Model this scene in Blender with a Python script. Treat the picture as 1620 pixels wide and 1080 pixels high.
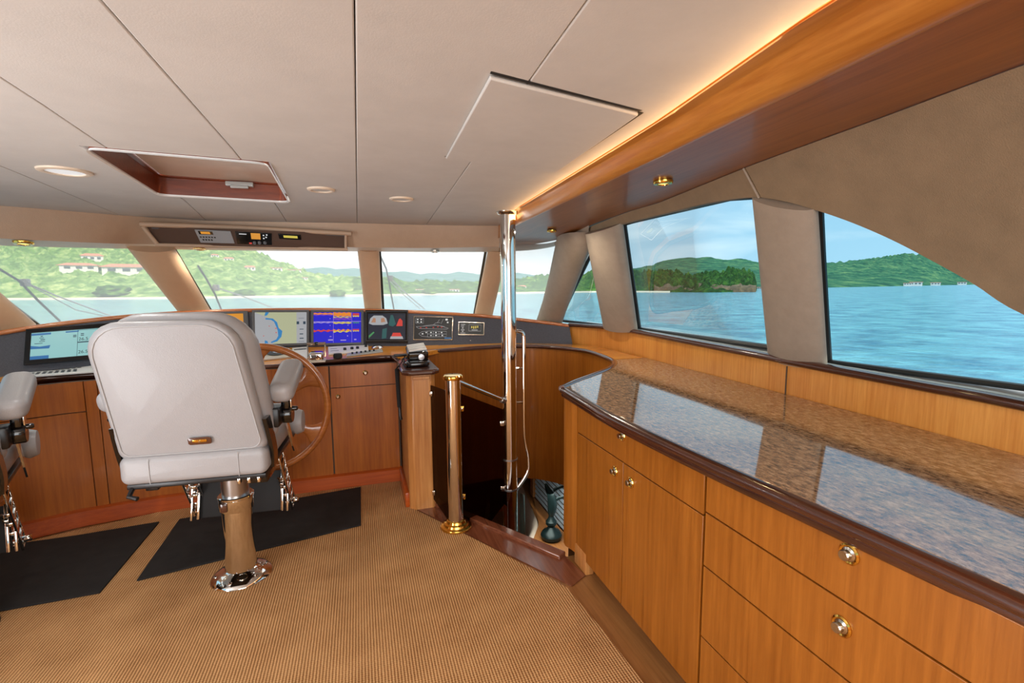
import bpy, bmesh, math, random
from mathutils import Vector, Matrix, noise
random.seed(7)
for o in list(bpy.data.objects): bpy.data.objects.remove(o)
SC = bpy.context.scene
COL = SC.collection
# ------------------------------------------------------------------ camera
EYE = Vector((0, 0, 1.5))
FPX = 765.0
yaw, pit, rol = math.radians(17.5), math.radians(-6.6), math.radians(-0.5)
FW = Vector((math.sin(yaw)*math.cos(pit), math.cos(yaw)*math.cos(pit), math.sin(pit)))
_r = FW.cross(Vector((0, 0, 1))).normalized(); _u = _r.cross(FW)
RT = math.cos(rol)*_r + math.sin(rol)*_u
UP = -math.sin(rol)*_r + math.cos(rol)*_u
cam = bpy.data.cameras.new('camera'); cam.lens = FPX/1620*36; cam.sensor_width = 36
cam.clip_start = 0.05; cam.clip_end = 20000
camo = bpy.data.objects.new('camera', cam); COL.objects.link(camo)
M = Matrix((RT, UP, -FW)).transposed().to_4x4(); M.translation = EYE
camo.matrix_world = M
SC.camera = camo
SC.view_settings.view_transform = 'Standard'; SC.view_settings.look = 'None'
SC.view_settings.gamma = 1; SC.view_settings.use_curve_mapping = False
SC.view_settings.exposure = 0.0

# ------------------------------------------------------------------ world: blue to starboard, bright hazy cloud ahead
W = bpy.data.worlds.new('sky'); SC.world = W; W.use_nodes = True
nt = W.node_tree; nt.nodes.clear()
def N(t, **k):
    n = nt.nodes.new(t)
    for a, b in k.items(): setattr(n, a, b)
    return n
L = lambda a, b: nt.links.new(a, b)
tc = N('ShaderNodeTexCoord'); sep = N('ShaderNodeSeparateXYZ'); L(tc.outputs['Generated'], sep.inputs[0])
az = N('ShaderNodeMapRange'); az.inputs[1].default_value = 0.25; az.inputs[2].default_value = 0.72
L(sep.outputs[0], az.inputs[0])
el = N('ShaderNodeMapRange'); el.inputs[1].default_value = 0.0; el.inputs[2].default_value = 0.45
L(sep.outputs[2], el.inputs[0])
blue = N('ShaderNodeMix', data_type='RGBA'); L(el.outputs[0], blue.inputs[0])
blue.inputs[6].default_value = (0.50, 0.74, 0.86, 1); blue.inputs[7].default_value = (0.24, 0.50, 0.74, 1)
hi = N('ShaderNodeMapRange'); hi.inputs[1].default_value = .34; hi.inputs[2].default_value = .60; L(sep.outputs[2], hi.inputs[0])
hm = N('ShaderNodeMix', data_type='RGBA'); L(hi.outputs[0], hm.inputs[0]); L(blue.outputs[2], hm.inputs[6]); hm.inputs[7].default_value = (1.0, 1.08, 1.15, 1)
mp = N('ShaderNodeMapping'); mp.inputs['Scale'].default_value = (2.2, 2.2, 11); L(tc.outputs['Generated'], mp.inputs[0])
cn = N('ShaderNodeTexNoise'); cn.inputs['Scale'].default_value = 1.6; cn.inputs['Detail'].default_value = 7; cn.inputs['Distortion'].default_value = .6
L(mp.outputs[0], cn.inputs[0])
cr = N('ShaderNodeMapRange'); cr.inputs[1].default_value = .46; cr.inputs[2].default_value = .72; L(cn.outputs[0], cr.inputs[0])
cl = N('ShaderNodeMix', data_type='RGBA'); L(cr.outputs[0], cl.inputs[0]); L(hm.outputs[2], cl.inputs[6])
cl.inputs[7].default_value = (0.80, 0.90, 0.94, 1)
wh = N('ShaderNodeMix', data_type='RGBA'); L(az.outputs[0], wh.inputs[0]); L(cl.outputs[2], wh.inputs[7])
cw = N('ShaderNodeMix', data_type='RGBA'); L(cr.outputs[0], cw.inputs[0])
cw.inputs[6].default_value = (1.0, 1.04, 1.07, 1); cw.inputs[7].default_value = (1.3, 1.28, 1.25, 1)
L(cw.outputs[2], wh.inputs[6])
bg = N('ShaderNodeBackground'); bg.inputs[1].default_value = 1.25; L(wh.outputs[2], bg.inputs[0])
wo = N('ShaderNodeOutputWorld'); L(bg.outputs[0], wo.inputs[0])

# ------------------------------------------------------------------ sun and unseen fill lights added for the interior
def light(name, kind, loc, energy, color=(1, 1, 1), size=None, rot=None, sizey=None):
    l = bpy.data.lights.new(name, kind); l.energy = energy; l.color = color
    if kind == 'AREA':
        l.size = size
        if sizey: l.shape = 'RECTANGLE'; l.size_y = sizey
    elif size is not None and kind == 'SUN': l.angle = size
    elif size is not None: l.shadow_soft_size = size
    o = bpy.data.objects.new(name, l); COL.objects.link(o); o.location = loc
    if rot: o.rotation_euler = rot
    return o
R_ = math.radians
light('sun', 'SUN', (0, -10, 30), 3.8, (1, .95, .86), .02, (R_(38), R_(14), 0))
light('aft_fill', 'AREA', (0, -3.4, 1.15), 75, (.97, .98, 1), 3.2, (R_(90), 0, 0), 1.5)  # added fill from behind the camera, aimed forward
light('salon_fill', 'AREA', (0, -0.9, 1.93), 48, (1, .96, .9), 1.6, (0, 0, 0), 1.2)  # added overhead fill behind the camera, tied to no fitting
light('port_fill', 'AREA', (-2.38, 0.8, 1.45), 95, (.97, .98, 1), 3.0, (0, R_(-112), 0), .7)  # added fill on the port side, tilted up to lift the ceiling

# ------------------------------------------------------------------ pixel rays -> points on real surfaces
def ray(px, py): return FW + RT*((px-810)/FPX) - UP*((py-540)/FPX)
def onZ(px, py, z): d = ray(px, py); return EYE + d*((z-EYE.z)/d.z)
def onX(px, py, x): d = ray(px, py); return EYE + d*(x/d.x)
def onY(px, py, y): d = ray(px, py); return EYE + d*(y/d.y)
def onS(px, py, f, lo=.3, hi=8):
    d = ray(px, py); n = 60; a = lo; fa = f(EYE+d*a)
    for i in range(n):
        b = lo+(hi-lo)*(i+1)/n; fb = f(EYE+d*b)
        if fa*fb <= 0:
            for _ in range(30):
                m = (a+b)/2; fm = f(EYE+d*m)
                if fa*fm <= 0: b = m
                else: a = m; fa = fm
            return EYE+d*(a+b)/2
        a, fa = b, fb
    return EYE+d*hi
def interp(tab, x):
    if x <= tab[0][0]: a, b = tab[0], tab[1]
    elif x >= tab[-1][0]: a, b = tab[-2], tab[-1]
    else:
        for a, b in zip(tab, tab[1:]):
            if a[0] <= x <= b[0]: break
    t = (x-a[0])/(b[0]-a[0]); return a[1]+(b[1]-a[1])*t
def smooth(pts, n=6, closed=False):
    pts = [Vector(p) for p in pts]; out = []
    m = len(pts)
    for i in range(m if closed else m-1):
        if closed: p0, p1, p2, p3 = pts[i-1], pts[i], pts[(i+1) % m], pts[(i+2) % m]
        else: p1, p2 = pts[i], pts[i+1]; p0 = pts[i-1] if i else p1*2-p2; p3 = pts[i+2] if i+2 < m else p2*2-p1
        for k in range(n):
            t = k/n
            out.append(.5*((2*p1)+(p2-p0)*t+(2*p0-5*p1+4*p2-p3)*t*t+(3*p1-p0-3*p2+p3)*t**3))
    if not closed: out.append(pts[-1])
    return out

# ------------------------------------------------------------------ materials
def lin(c): return tuple(((v/255)/12.92 if v/255 <= .04045 else ((v/255+.055)/1.055)**2.4) for v in c[:3])+(1,)
MATS = {}
def mat(name, col, rough=.5, metal=0, coat=0, bump=0, bscale=80, ior=1.5, var=0, vscale=6, emit=0, spec=.5, coatr=.05):
    m = bpy.data.materials.new(name); m.use_nodes = True; t = m.node_tree; p = t.nodes['Principled BSDF']
    c = lin(col); p.inputs['Base Color'].default_value = c; p.inputs['Roughness'].default_value = rough
    p.inputs['Metallic'].default_value = metal; p.inputs['IOR'].default_value = ior
    p.inputs['Coat Weight'].default_value = coat; p.inputs['Coat Roughness'].default_value = coatr
    p.inputs['Specular IOR Level'].default_value = spec
    tcn = t.nodes.new('ShaderNodeTexCoord')
    if bump:
        n = t.nodes.new('ShaderNodeTexNoise'); n.inputs['Scale'].default_value = bscale; n.inputs['Detail'].default_value = 3
        t.links.new(tcn.outputs['Object'], n.inputs[0])
        b = t.nodes.new('ShaderNodeBump'); b.inputs['Strength'].default_value = bump; b.inputs['Distance'].default_value = .01
        t.links.new(n.outputs[0], b.inputs['Height']); t.links.new(b.outputs[0], p.inputs['Normal'])
    if var:
        n = t.nodes.new('ShaderNodeTexNoise'); n.inputs['Scale'].default_value = vscale; n.inputs['Detail'].default_value = 6
        n.inputs['Roughness'].default_value = .7
        t.links.new(tcn.outputs['Object'], n.inputs[0])
        r = t.nodes.new('ShaderNodeValToRGB'); r.color_ramp.elements[0].position = .3; r.color_ramp.elements[1].position = .7
        r.color_ramp.elements[0].color = tuple(v*(1-var) for v in c[:3])+(1,); r.color_ramp.elements[1].color = tuple(min(1, v*(1+var)) for v in c[:3])+(1,)
        t.links.new(n.outputs[0], r.inputs[0]); t.links.new(r.outputs[0], p.inputs['Base Color'])
    if emit:
        p.inputs['Emission Color'].default_value = c; p.inputs['Emission Strength'].default_value = emit
    MATS[name] = m; return m
def wood(name, dark, light, axis='z', rough=.35, coat=.3, fine=60, blotch=2.5, mid=None):
    m = bpy.data.materials.new(name); m.use_nodes = True; t = m.node_tree; p = t.nodes['Principled BSDF']
    p.inputs['Roughness'].default_value = rough; p.inputs['Coat Weight'].default_value = coat; p.inputs['Coat Roughness'].default_value = .12
    tcn = t.nodes.new('ShaderNodeTexCoord'); mpn = t.nodes.new('ShaderNodeMapping')
    s = [1, 1, 1]; s['xyz'.index(axis)] = .045; mpn.inputs['Scale'].default_value = s
    t.links.new(tcn.outputs['Object'], mpn.inputs[0])
    n1 = t.nodes.new('ShaderNodeTexNoise'); n1.inputs['Scale'].default_value = fine; n1.inputs['Detail'].default_value = 5; n1.inputs['Roughness'].default_value = .65
    t.links.new(mpn.outputs[0], n1.inputs[0])
    n2 = t.nodes.new('ShaderNodeTexNoise'); n2.inputs['Scale'].default_value = blotch*4; n2.inputs['Detail'].default_value = 2
    t.links.new(mpn.outputs[0], n2.inputs[0])
    n3 = t.nodes.new('ShaderNodeTexNoise'); n3.inputs['Scale'].default_value = blotch; n3.inputs['Detail'].default_value = 3
    t.links.new(tcn.outputs['Object'], n3.inputs[0])
    a = t.nodes.new('ShaderNodeMath'); a.operation = 'MULTIPLY'; a.inputs[1].default_value = .5; t.links.new(n1.outputs[0], a.inputs[0])
    b = t.nodes.new('ShaderNodeMath'); b.operation = 'MULTIPLY_ADD'; b.inputs[1].default_value = .3; t.links.new(n2.outputs[0], b.inputs[0]); t.links.new(a.outputs[0], b.inputs[2])
    c = t.nodes.new('ShaderNodeMath'); c.operation = 'MULTIPLY_ADD'; c.inputs[1].default_value = .2; t.links.new(n3.outputs[0], c.inputs[0]); t.links.new(b.outputs[0], c.inputs[2])
    r = t.nodes.new('ShaderNodeValToRGB'); r.color_ramp.elements[0].position = .36; r.color_ramp.elements[1].position = .64
    r.color_ramp.elements[0].color = lin(dark); r.color_ramp.elements[1].color = lin(light)
    t.links.new(c.outputs[0], r.inputs[0]); t.links.new(r.outputs[0], p.inputs['Base Color'])
    bm_ = t.nodes.new('ShaderNodeBump'); bm_.inputs['Strength'].default_value = .08; bm_.inputs['Distance'].default_value = .004
    t.links.new(n1.outputs[0], bm_.inputs['Height']); t.links.new(bm_.outputs[0], p.inputs['Normal'])
    MATS[name] = m; return m
def glass(name, tint, haze=0, haze_col=(1, 1, 1), gloss=.06):
    m = bpy.data.materials.new(name); m.use_nodes = True; t = m.node_tree; t.nodes.clear()
    tr = t.nodes.new('ShaderNodeBsdfTransparent'); tr.inputs[0].default_value = tint+(1,)
    gl = t.nodes.new('ShaderNodeBsdfGlossy'); gl.inputs['Roughness'].default_value = .02
    mx = t.nodes.new('ShaderNodeMixShader'); lw = t.nodes.new('ShaderNodeLayerWeight'); lw.inputs[0].default_value = .15
    mm = t.nodes.new('ShaderNodeMath'); mm.operation = 'MULTIPLY'; mm.inputs[1].default_value = .35
    t.links.new(lw.outputs['Fresnel'], mm.inputs[0]); t.links.new(mm.outputs[0], mx.inputs[0])
    t.links.new(tr.outputs[0], mx.inputs[1]); t.links.new(gl.outputs[0], mx.inputs[2]); last = mx
    if haze:
        tl = t.nodes.new('ShaderNodeBsdfTranslucent'); tl.inputs[0].default_value = haze_col+(1,)
        m2 = t.nodes.new('ShaderNodeMixShader'); m2.inputs[0].default_value = haze
        t.links.new(mx.outputs[0], m2.inputs[1]); t.links.new(tl.outputs[0], m2.inputs[2]); last = m2
    o = t.nodes.new('ShaderNodeOutputMaterial'); t.links.new(last.outputs[0], o.inputs[0]); MATS[name] = m; return m
def ramp_mat(name, stops, scale, map_scale=(1, 1, 1), rough=.6, detail=6, bump=0, bdist=.01, ior=1.5, rough_n=.6, coords='Object', spec=.5):
    m = bpy.data.materials.new(name); m.use_nodes = True; t = m.node_tree; p = t.nodes['Principled BSDF']
    p.inputs['Roughness'].default_value = rough; p.inputs['IOR'].default_value = ior; p.inputs['Specular IOR Level'].default_value = spec
    tcn = t.nodes.new('ShaderNodeTexCoord'); mpn = t.nodes.new('ShaderNodeMapping'); mpn.inputs['Scale'].default_value = map_scale
    t.links.new(tcn.outputs[coords], mpn.inputs[0])
    n = t.nodes.new('ShaderNodeTexNoise'); n.inputs['Scale'].default_value = scale; n.inputs['Detail'].default_value = detail; n.inputs['Roughness'].default_value = rough_n
    t.links.new(mpn.outputs[0], n.inputs[0])
    r = t.nodes.new('ShaderNodeValToRGB')
    while len(r.color_ramp.elements) < len(stops): r.color_ramp.elements.new(.5)
    for e, (pos, c) in zip(r.color_ramp.elements, stops): e.position = pos; e.color = lin(c)
    t.links.new(n.outputs[0], r.inputs[0]); t.links.new(r.outputs[0], p.inputs['Base Color'])
    if bump:
        b = t.nodes.new('ShaderNodeBump'); b.inputs['Strength'].default_value = bump; b.inputs['Distance'].default_value = bdist
        t.links.new(n.outputs[0], b.inputs['Height']); t.links.new(b.outputs[0], p.inputs['Normal'])
    MATS[name] = m; return m

wood('cabinet_wood', (132, 72, 12), (170, 102, 32), 'z')
wood('panel_wood', (196, 118, 40), (228, 160, 78), 'z', fine=90)
wood('console_wood', (140, 68, 8), (178, 100, 26), 'z')
wood('column_wood', (168, 104, 50), (206, 146, 84), 'z')
wood('red_wood', (146, 58, 12), (184, 84, 24), 'x')
wood('hatch_wood', (100, 42, 18), (140, 64, 30), 'x')
wood('crown_wood', (158, 94, 32), (196, 132, 58), 'y', coat=.35)
wood('soffit_wood', (120, 64, 14), (158, 92, 30), 'y', rough=.4, coat=.2)
wood('dark_trim', (50, 24, 16), (84, 44, 28), 'y', rough=.2, coat=.8)
wood('dark_trim_x', (58, 30, 22), (92, 54, 38), 'x', rough=.2, coat=.8)
wood('rail_wood', (168, 92, 50), (206, 134, 84), 'x', rough=.25, coat=.5)
wood('ledge_wood', (204, 122, 40), (236, 168, 70), 'x', rough=.25, coat=.5)
wood('threshold_wood', (96, 50, 32), (138, 82, 56), 'y', rough=.2, coat=.6)
wood('wheel_wood', (136, 74, 30), (178, 108, 52), 'x', rough=.2, coat=.8)
wood('lower_wood', (130, 84, 44), (170, 118, 68), 'y', rough=.3)
mat('ceiling_leather', (204, 202, 198), .6, bump=.05, bscale=260, var=.05, vscale=5)
mat('seam_dark', (84, 68, 54), .8)
mat('fascia_leather', (190, 160, 134), .5, bump=.15, bscale=220, var=.06)
mat('cream_leather', (224, 206, 184), .45, bump=.1, bscale=200)
mat('wall_fabric', (138, 116, 90), .85, bump=.25, bscale=300, var=.12, vscale=9)
mat('pillar_fabric', (158, 142, 126), .6, bump=.2, bscale=300, var=.08, vscale=12)
mat('pillar_leather', (206, 170, 138), .5, bump=.1, bscale=200, var=.05)
mat('sill_paint', (168, 172, 170), .3, coat=.3)
mat('dash_vinyl', (76, 78, 88), .55, bump=.4, bscale=400, var=.2, vscale=90)
mat('white_leather', (156, 154, 155), .42, bump=.12, bscale=240, coat=.08, var=.03)
mat('piping', (170, 168, 168), .4)
mat('chrome', (226, 222, 216), .06, metal=1)
mat('steel_brushed', (180, 180, 182), .3, metal=1)
mat('brass', (222, 178, 84), .14, metal=1)
mat('nickel', (192, 184, 172), .2, metal=1)
mat('black_plastic', (18, 18, 20), .35)
mat('black_gloss', (8, 8, 10), .12, coat=.5)
mat('black_rubber', (24, 22, 22), .7)
mat('frame_black', (26, 28, 28), .45)
mat('frame_bronze', (74, 68, 56), .45)
mat('bezel_grey', (96, 98, 102), .4, metal=.3)
mat('white_plastic', (232, 232, 230), .35)
mat('grey_plastic', (150, 150, 152), .4)
mat('cream_paint', (214, 204, 186), .35, coat=.3)
mat('lens_white', (235, 238, 242), .3, emit=.35)
mat('lamp_lens', (255, 214, 120), .3, emit=1.6)
mat('grille', (206, 204, 200), .6, bump=.3, bscale=600)
mat('bronze_green', (24, 42, 42), .3, metal=.5)
mat('box_brown', (84, 58, 42), .7, bump=.3, bscale=300)
mat('roof_clay', (204, 132, 104), .8)
mat('house_wall', (236, 228, 222), .8)
mat('window_dark', (90, 96, 98), .3)
mat('sand', (214, 200, 176), .9)
def hatch_mat():
    m = mat('hatch_glass', (200, 176, 158), .3, var=.12, vscale=5); t = m.node_tree; p = t.nodes['Principled BSDF']; out = [n for n in t.nodes if n.type == 'OUTPUT_MATERIAL'][0]
    tl = t.nodes.new('ShaderNodeBsdfTranslucent'); tl.inputs[0].default_value = (.62, .50, .42, 1); mx = t.nodes.new('ShaderNodeMixShader'); mx.inputs[0].default_value = .28
    t.links.new(p.outputs[0], mx.inputs[1]); t.links.new(tl.outputs[0], mx.inputs[2]); t.links.new(mx.outputs[0], out.inputs[0])
hatch_mat()
def pe(name, c, s=1.0):
    m = mat(name, c, .4, emit=s); m.node_tree.nodes['Principled BSDF'].inputs['Base Color'].default_value = (0.01, .01, .01, 1); return m
for nm, c in dict(s_cyan=(150, 205, 205), s_black=(20, 24, 28), s_blue=(40, 110, 170), s_dk=(30, 60, 80), s_land=(182, 186, 150), s_grey=(170, 172, 176),
                  s_sea=(40, 130, 190), s_deep=(12, 12, 205), s_red=(214, 60, 50), s_orange=(240, 140, 40), s_yel=(220, 200, 80), s_lav=(170, 150, 220), s_white=(230, 232, 232),
                  s_purple=(120, 60, 190), s_teal=(30, 90, 90), s_tan=(180, 130, 100), s_night=(12, 26, 46), s_amber=(228, 150, 40), s_green=(70, 150, 90)).items(): pe(nm, c, .85)
glass('windshield_glass', (.93, .96, .95), haze=.36, haze_col=(1, .99, .97))  # white translucent mix puts outdoor haze and glare into the panes
glass('side_glass', (.66, .84, .92), haze=.02)
glass('smoked_glass', (.34, .26, .20), gloss=.1)
glass('clear_glass', (.75, .88, .88))
ramp_mat('granite', [(.36, (34, 28, 32)), (.45, (124, 96, 72)), (.52, (176, 138, 100)), (.62, (214, 180, 142))], 70, (1, .4, 1), rough=.05, detail=10, rough_n=.8, ior=2.3)
ramp_mat('mat_black', [(.3, (10, 9, 9)), (.7, (26, 23, 22))], 14, rough=.85, detail=4, bump=.1)
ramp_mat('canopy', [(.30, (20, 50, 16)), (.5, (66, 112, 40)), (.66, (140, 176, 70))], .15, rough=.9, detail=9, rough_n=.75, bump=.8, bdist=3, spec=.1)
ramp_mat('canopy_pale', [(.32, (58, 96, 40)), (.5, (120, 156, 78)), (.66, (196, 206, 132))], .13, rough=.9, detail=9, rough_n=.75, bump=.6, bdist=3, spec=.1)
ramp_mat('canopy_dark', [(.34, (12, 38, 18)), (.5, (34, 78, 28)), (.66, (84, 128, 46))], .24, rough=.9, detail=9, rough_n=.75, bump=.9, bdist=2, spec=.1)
ramp_mat('hill_far', [(.3, (84, 122, 122)), (.7, (122, 156, 150))], .02, rough=.95, detail=7, bump=.4, bdist=8, spec=.05)  # aerial haze of distance put into the blue-green base colour
ramp_mat('hill_mid', [(.34, (24, 66, 58)), (.5, (50, 102, 76)), (.68, (116, 148, 96))], .035, rough=.95, detail=9, rough_n=.7, bump=.7, bdist=8, spec=.05)  # shifted bluer, distance haze mixed into the foliage colour
ramp_mat('cliff', [(.3, (60, 52, 40)), (.6, (110, 92, 66)), (.8, (150, 130, 96))], .3, rough=.95, detail=8, bump=.7, bdist=2)
# carpet: fore-and-aft ribs
def carpet_mat():
    m = bpy.data.materials.new('ribbed_carpet'); m.use_nodes = True; t = m.node_tree; p = t.nodes['Principled BSDF']
    p.inputs['Roughness'].default_value = .95; p.inputs['Specular IOR Level'].default_value = .1
    tcn = t.nodes.new('ShaderNodeTexCoord')
    w = t.nodes.new('ShaderNodeTexWave'); w.wave_type = 'BANDS'; w.bands_direction = 'X'; w.inputs['Scale'].default_value = 26; w.inputs['Distortion'].default_value = .6
    w.inputs['Detail'].default_value = 1; w.inputs['Detail Scale'].default_value = 3
    w2 = t.nodes.new('ShaderNodeTexWave'); w2.bands_direction = 'Y'; w2.inputs['Scale'].default_value = 30; w2.inputs['Distortion'].default_value = 2
    n = t.nodes.new('ShaderNodeTexNoise'); n.inputs['Scale'].default_value = 5; n.inputs['Detail'].default_value = 8
    for q in (w, w2, n): t.links.new(tcn.outputs['Object'], q.inputs[0])
    a = t.nodes.new('ShaderNodeMath'); a.operation = 'MULTIPLY_ADD'; a.inputs[1].default_value = .35; t.links.new(w2.outputs['Fac'], a.inputs[0]); t.links.new(w.outputs['Fac'], a.inputs[2])
    b = t.nodes.new('ShaderNodeMath'); b.operation = 'MULTIPLY_ADD'; b.inputs[1].default_value = .9; t.links.new(n.outputs[0], b.inputs[0]); t.links.new(a.outputs[0], b.inputs[2])
    r = t.nodes.new('ShaderNodeValToRGB'); r.color_ramp.elements[0].position = .3; r.color_ramp.elements[1].position = 1.0
    dv = t.nodes.new('ShaderNodeMath'); dv.operation = 'MULTIPLY'; dv.inputs[1].default_value = .62; t.links.new(b.outputs[0], dv.inputs[0])
    r.color_ramp.elements[0].color = lin((134, 91, 54)); r.color_ramp.elements[1].color = lin((210, 163, 112))
    t.links.new(dv.outputs[0], r.inputs[0]); t.links.new(r.outputs[0], p.inputs['Base Color'])
    bp = t.nodes.new('ShaderNodeBump'); bp.inputs['Strength'].default_value = .6; bp.inputs['Distance'].default_value = .004
    t.links.new(a.outputs[0], bp.inputs['Height']); t.links.new(bp.outputs[0], p.inputs['Normal']); MATS['ribbed_carpet'] = m
carpet_mat()
def sea_mat():
    m = bpy.data.materials.new('sea_water'); m.use_nodes = True; t = m.node_tree; p = t.nodes['Principled BSDF']
    p.inputs['Base Color'].default_value = lin((48, 128, 152)); p.inputs['Roughness'].default_value = .14; p.inputs['IOR'].default_value = 1.33
    tcn = t.nodes.new('ShaderNodeTexCoord')
    n = t.nodes.new('ShaderNodeTexNoise'); n.inputs['Scale'].default_value = .55; n.inputs['Detail'].default_value = 6; n.inputs['Roughness'].default_value = .6
    n2 = t.nodes.new('ShaderNodeTexNoise'); n2.inputs['Scale'].default_value = .22; n2.inputs['Detail'].default_value = 9; n2.inputs['Roughness'].default_value = .7
    for q in (n, n2): t.links.new(tcn.outputs['Object'], q.inputs[0])
    b = t.nodes.new('ShaderNodeBump'); b.inputs['Strength'].default_value = .9; b.inputs['Distance'].default_value = .8
    t.links.new(n.outputs[0], b.inputs['Height']); t.links.new(b.outputs[0], p.inputs['Normal'])
    r = t.nodes.new('ShaderNodeValToRGB'); r.color_ramp.elements[0].position = .38; r.color_ramp.elements[1].position = .62
    r.color_ramp.elements[0].color = lin((30, 108, 140)); r.color_ramp.elements[1].color = lin((104, 176, 190))
    t.links.new(n2.outputs[0], r.inputs[0]); t.links.new(r.outputs[0], p.inputs['Base Color']); MATS['sea_water'] = m
sea_mat()
def blind_mat():
    m = mat('blind_slats', (170, 184, 190), .5); t = m.node_tree; p = t.nodes['Principled BSDF']
    tcn = t.nodes.new('ShaderNodeTexCoord'); w = t.nodes.new('ShaderNodeTexWave'); w.bands_direction = 'Z'; w.inputs['Scale'].default_value = 14
    t.links.new(tcn.outputs['Object'], w.inputs[0]); r = t.nodes.new('ShaderNodeValToRGB')
    r.color_ramp.elements[0].color = lin((90, 112, 122)); r.color_ramp.elements[1].color = lin((196, 210, 216)); r.color_ramp.elements[1].position = .5
    t.links.new(w.outputs['Fac'], r.inputs[0]); t.links.new(r.outputs[0], p.inputs['Base Color'])
blind_mat()

# ------------------------------------------------------------------ mesh helpers
class MB:
    def __init__(s): s.b = bmesh.new()
    def face(s, pts):
        vs = [s.b.verts.new(p) for p in pts]
        try: return s.b.faces.new(vs)
        except ValueError: return None
    def box(s, c, d, rot=None, bev=0, seg=2):
        r = bmesh.ops.create_cube(s.b, size=1); vs = r['verts']
        mt = Matrix.Translation(Vector(c)) @ (rot.to_4x4() if rot else Matrix.Identity(4)) @ Matrix.Diagonal((*d, 1))
        bmesh.ops.transform(s.b, matrix=mt, verts=vs)
        if bev:
            es = list({e for v in vs for e in v.link_edges}); bmesh.ops.bevel(s.b, geom=es, offset=bev, segments=seg, profile=.5, affect='EDGES', clamp_overlap=True)
        return s
    def rings(s, rings, cap=True, closed=True):
        R = [[s.b.verts.new(p) for p in r] for r in rings]; n = len(R[0])
        for a, b in zip(R, R[1:]):
            for i in range(n if closed else n-1):
                j = (i+1) % n
                try: s.b.faces.new((a[i], a[j], b[j], b[i]))
                except ValueError: pass
        if cap and closed:
            for r in (R[0], R[-1]):
                try: s.b.faces.new(r)
                except ValueError: pass
        return s
    def tube(s, pts, r, n=12, closed=False, ry=None):
        pts = [Vector(p) for p in pts]; m = len(pts); rr = []
        prev = None
        for i, p in enumerate(pts):
            if closed: t = pts[(i+1) % m]-pts[i-1]
            else: t = (pts[min(i+1, m-1)]-pts[max(i-1, 0)])
            t.normalize()
            if prev is None:
                a = Vector((0, 0, 1)) if abs(t.z) < .9 else Vector((0, 1, 0)); u = t.cross(a).normalized()
            else: u = (prev - t*prev.dot(t)).normalized()
            prev = u; v = u.cross(t); ri = r[i] if isinstance(r, (list, tuple)) else r
            ryi = ri*(ry if ry else 1)
            rr.append([p+u*ri*math.cos(2*math.pi*k/n)+v*ryi*math.sin(2*math.pi*k/n) for k in range(n)])
        if closed: rr.append(rr[0])
        if closed:
            R = [[s.b.verts.new(p) for p in r_] for r_ in rr[:-1]]; R.append(R[0])
            for a, b in zip(R, R[1:]):
                for i in range(n): s.b.faces.new((a[i], a[(i+1) % n], b[(i+1) % n], b[i]))
        else: s.rings(rr)
        return s
    def lathe(s, prof, c, axis=(0, 0, 1), n=32):
        ax = Vector(axis).normalized(); a = Vector((1, 0, 0)) if abs(ax.x) < .9 else Vector((0, 1, 0)); u = ax.cross(a).normalized(); v = ax.cross(u); c = Vector(c)
        return s.rings([[c+ax*h+(u*math.cos(2*math.pi*k/n)+v*math.sin(2*math.pi*k/n))*max(r, 1e-4) for k in range(n)] for r, h in prof])
    def grid(s, P, th=0, nrm=None):
        """slab through a grid of points; th offsets the back along nrm"""
        r, c = len(P), len(P[0]); A = [[s.b.verts.new(p) for p in row] for row in P]
        def q(a, b, c_, d):
            try: s.b.faces.new((a, b, c_, d))
            except ValueError: pass
        for i in range(r-1):
            for j in range(c-1): q(A[i][j], A[i][j+1], A[i+1][j+1], A[i+1][j])
        if th:
            nv = Vector(nrm).normalized()*th
            B = [[s.b.verts.new(Vector(p)+nv) for p in row] for row in P]
            for i in range(r-1):
                for j in range(c-1): q(B[i][j], B[i+1][j], B[i+1][j+1], B[i][j+1])
            for i in range(r-1): q(A[i][0], A[i+1][0], B[i+1][0], B[i][0]); q(A[i][-1], B[i][-1], B[i+1][-1], A[i+1][-1])
            for j in range(c-1): q(A[0][j], B[0][j], B[0][j+1], A[0][j+1]); q(A[-1][j], A[-1][j+1], B[-1][j+1], B[-1][j])
        return s
    def prism(s, pts, d):
        d = Vector(d); pts = [Vector(p) for p in pts]; return s.rings([pts, [p+d for p in pts]])
    def pad(s, outline, F, th, r, n=4, back=True):
        """soft pad: 2D outline (ccw), mapped by F(u,v,w), rounded rim of radius r, thickness th"""
        m = len(outline); nr = []
        for i in range(m):
            a, b = outline[i-1], outline[(i+1) % m]; tx, ty = b[0]-a[0], b[1]-a[1]; l = math.hypot(tx, ty) or 1; nr.append((-ty/l, tx/l))
        rg = []
        def ring(ins, w): rg.append([F(outline[i][0]+nr[i][0]*ins, outline[i][1]+nr[i][1]*ins, w) for i in range(m)])
        for k in range(n+1):
            a = math.pi/2*k/n; ring(r*(1-math.sin(a)), r*(1-math.cos(a)))
        for k in range(n+1):
            a = math.pi/2*k/n; ring(r*(1-math.cos(a)), th-r*(1-math.sin(a)))
        return s.rings(rg)
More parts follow.
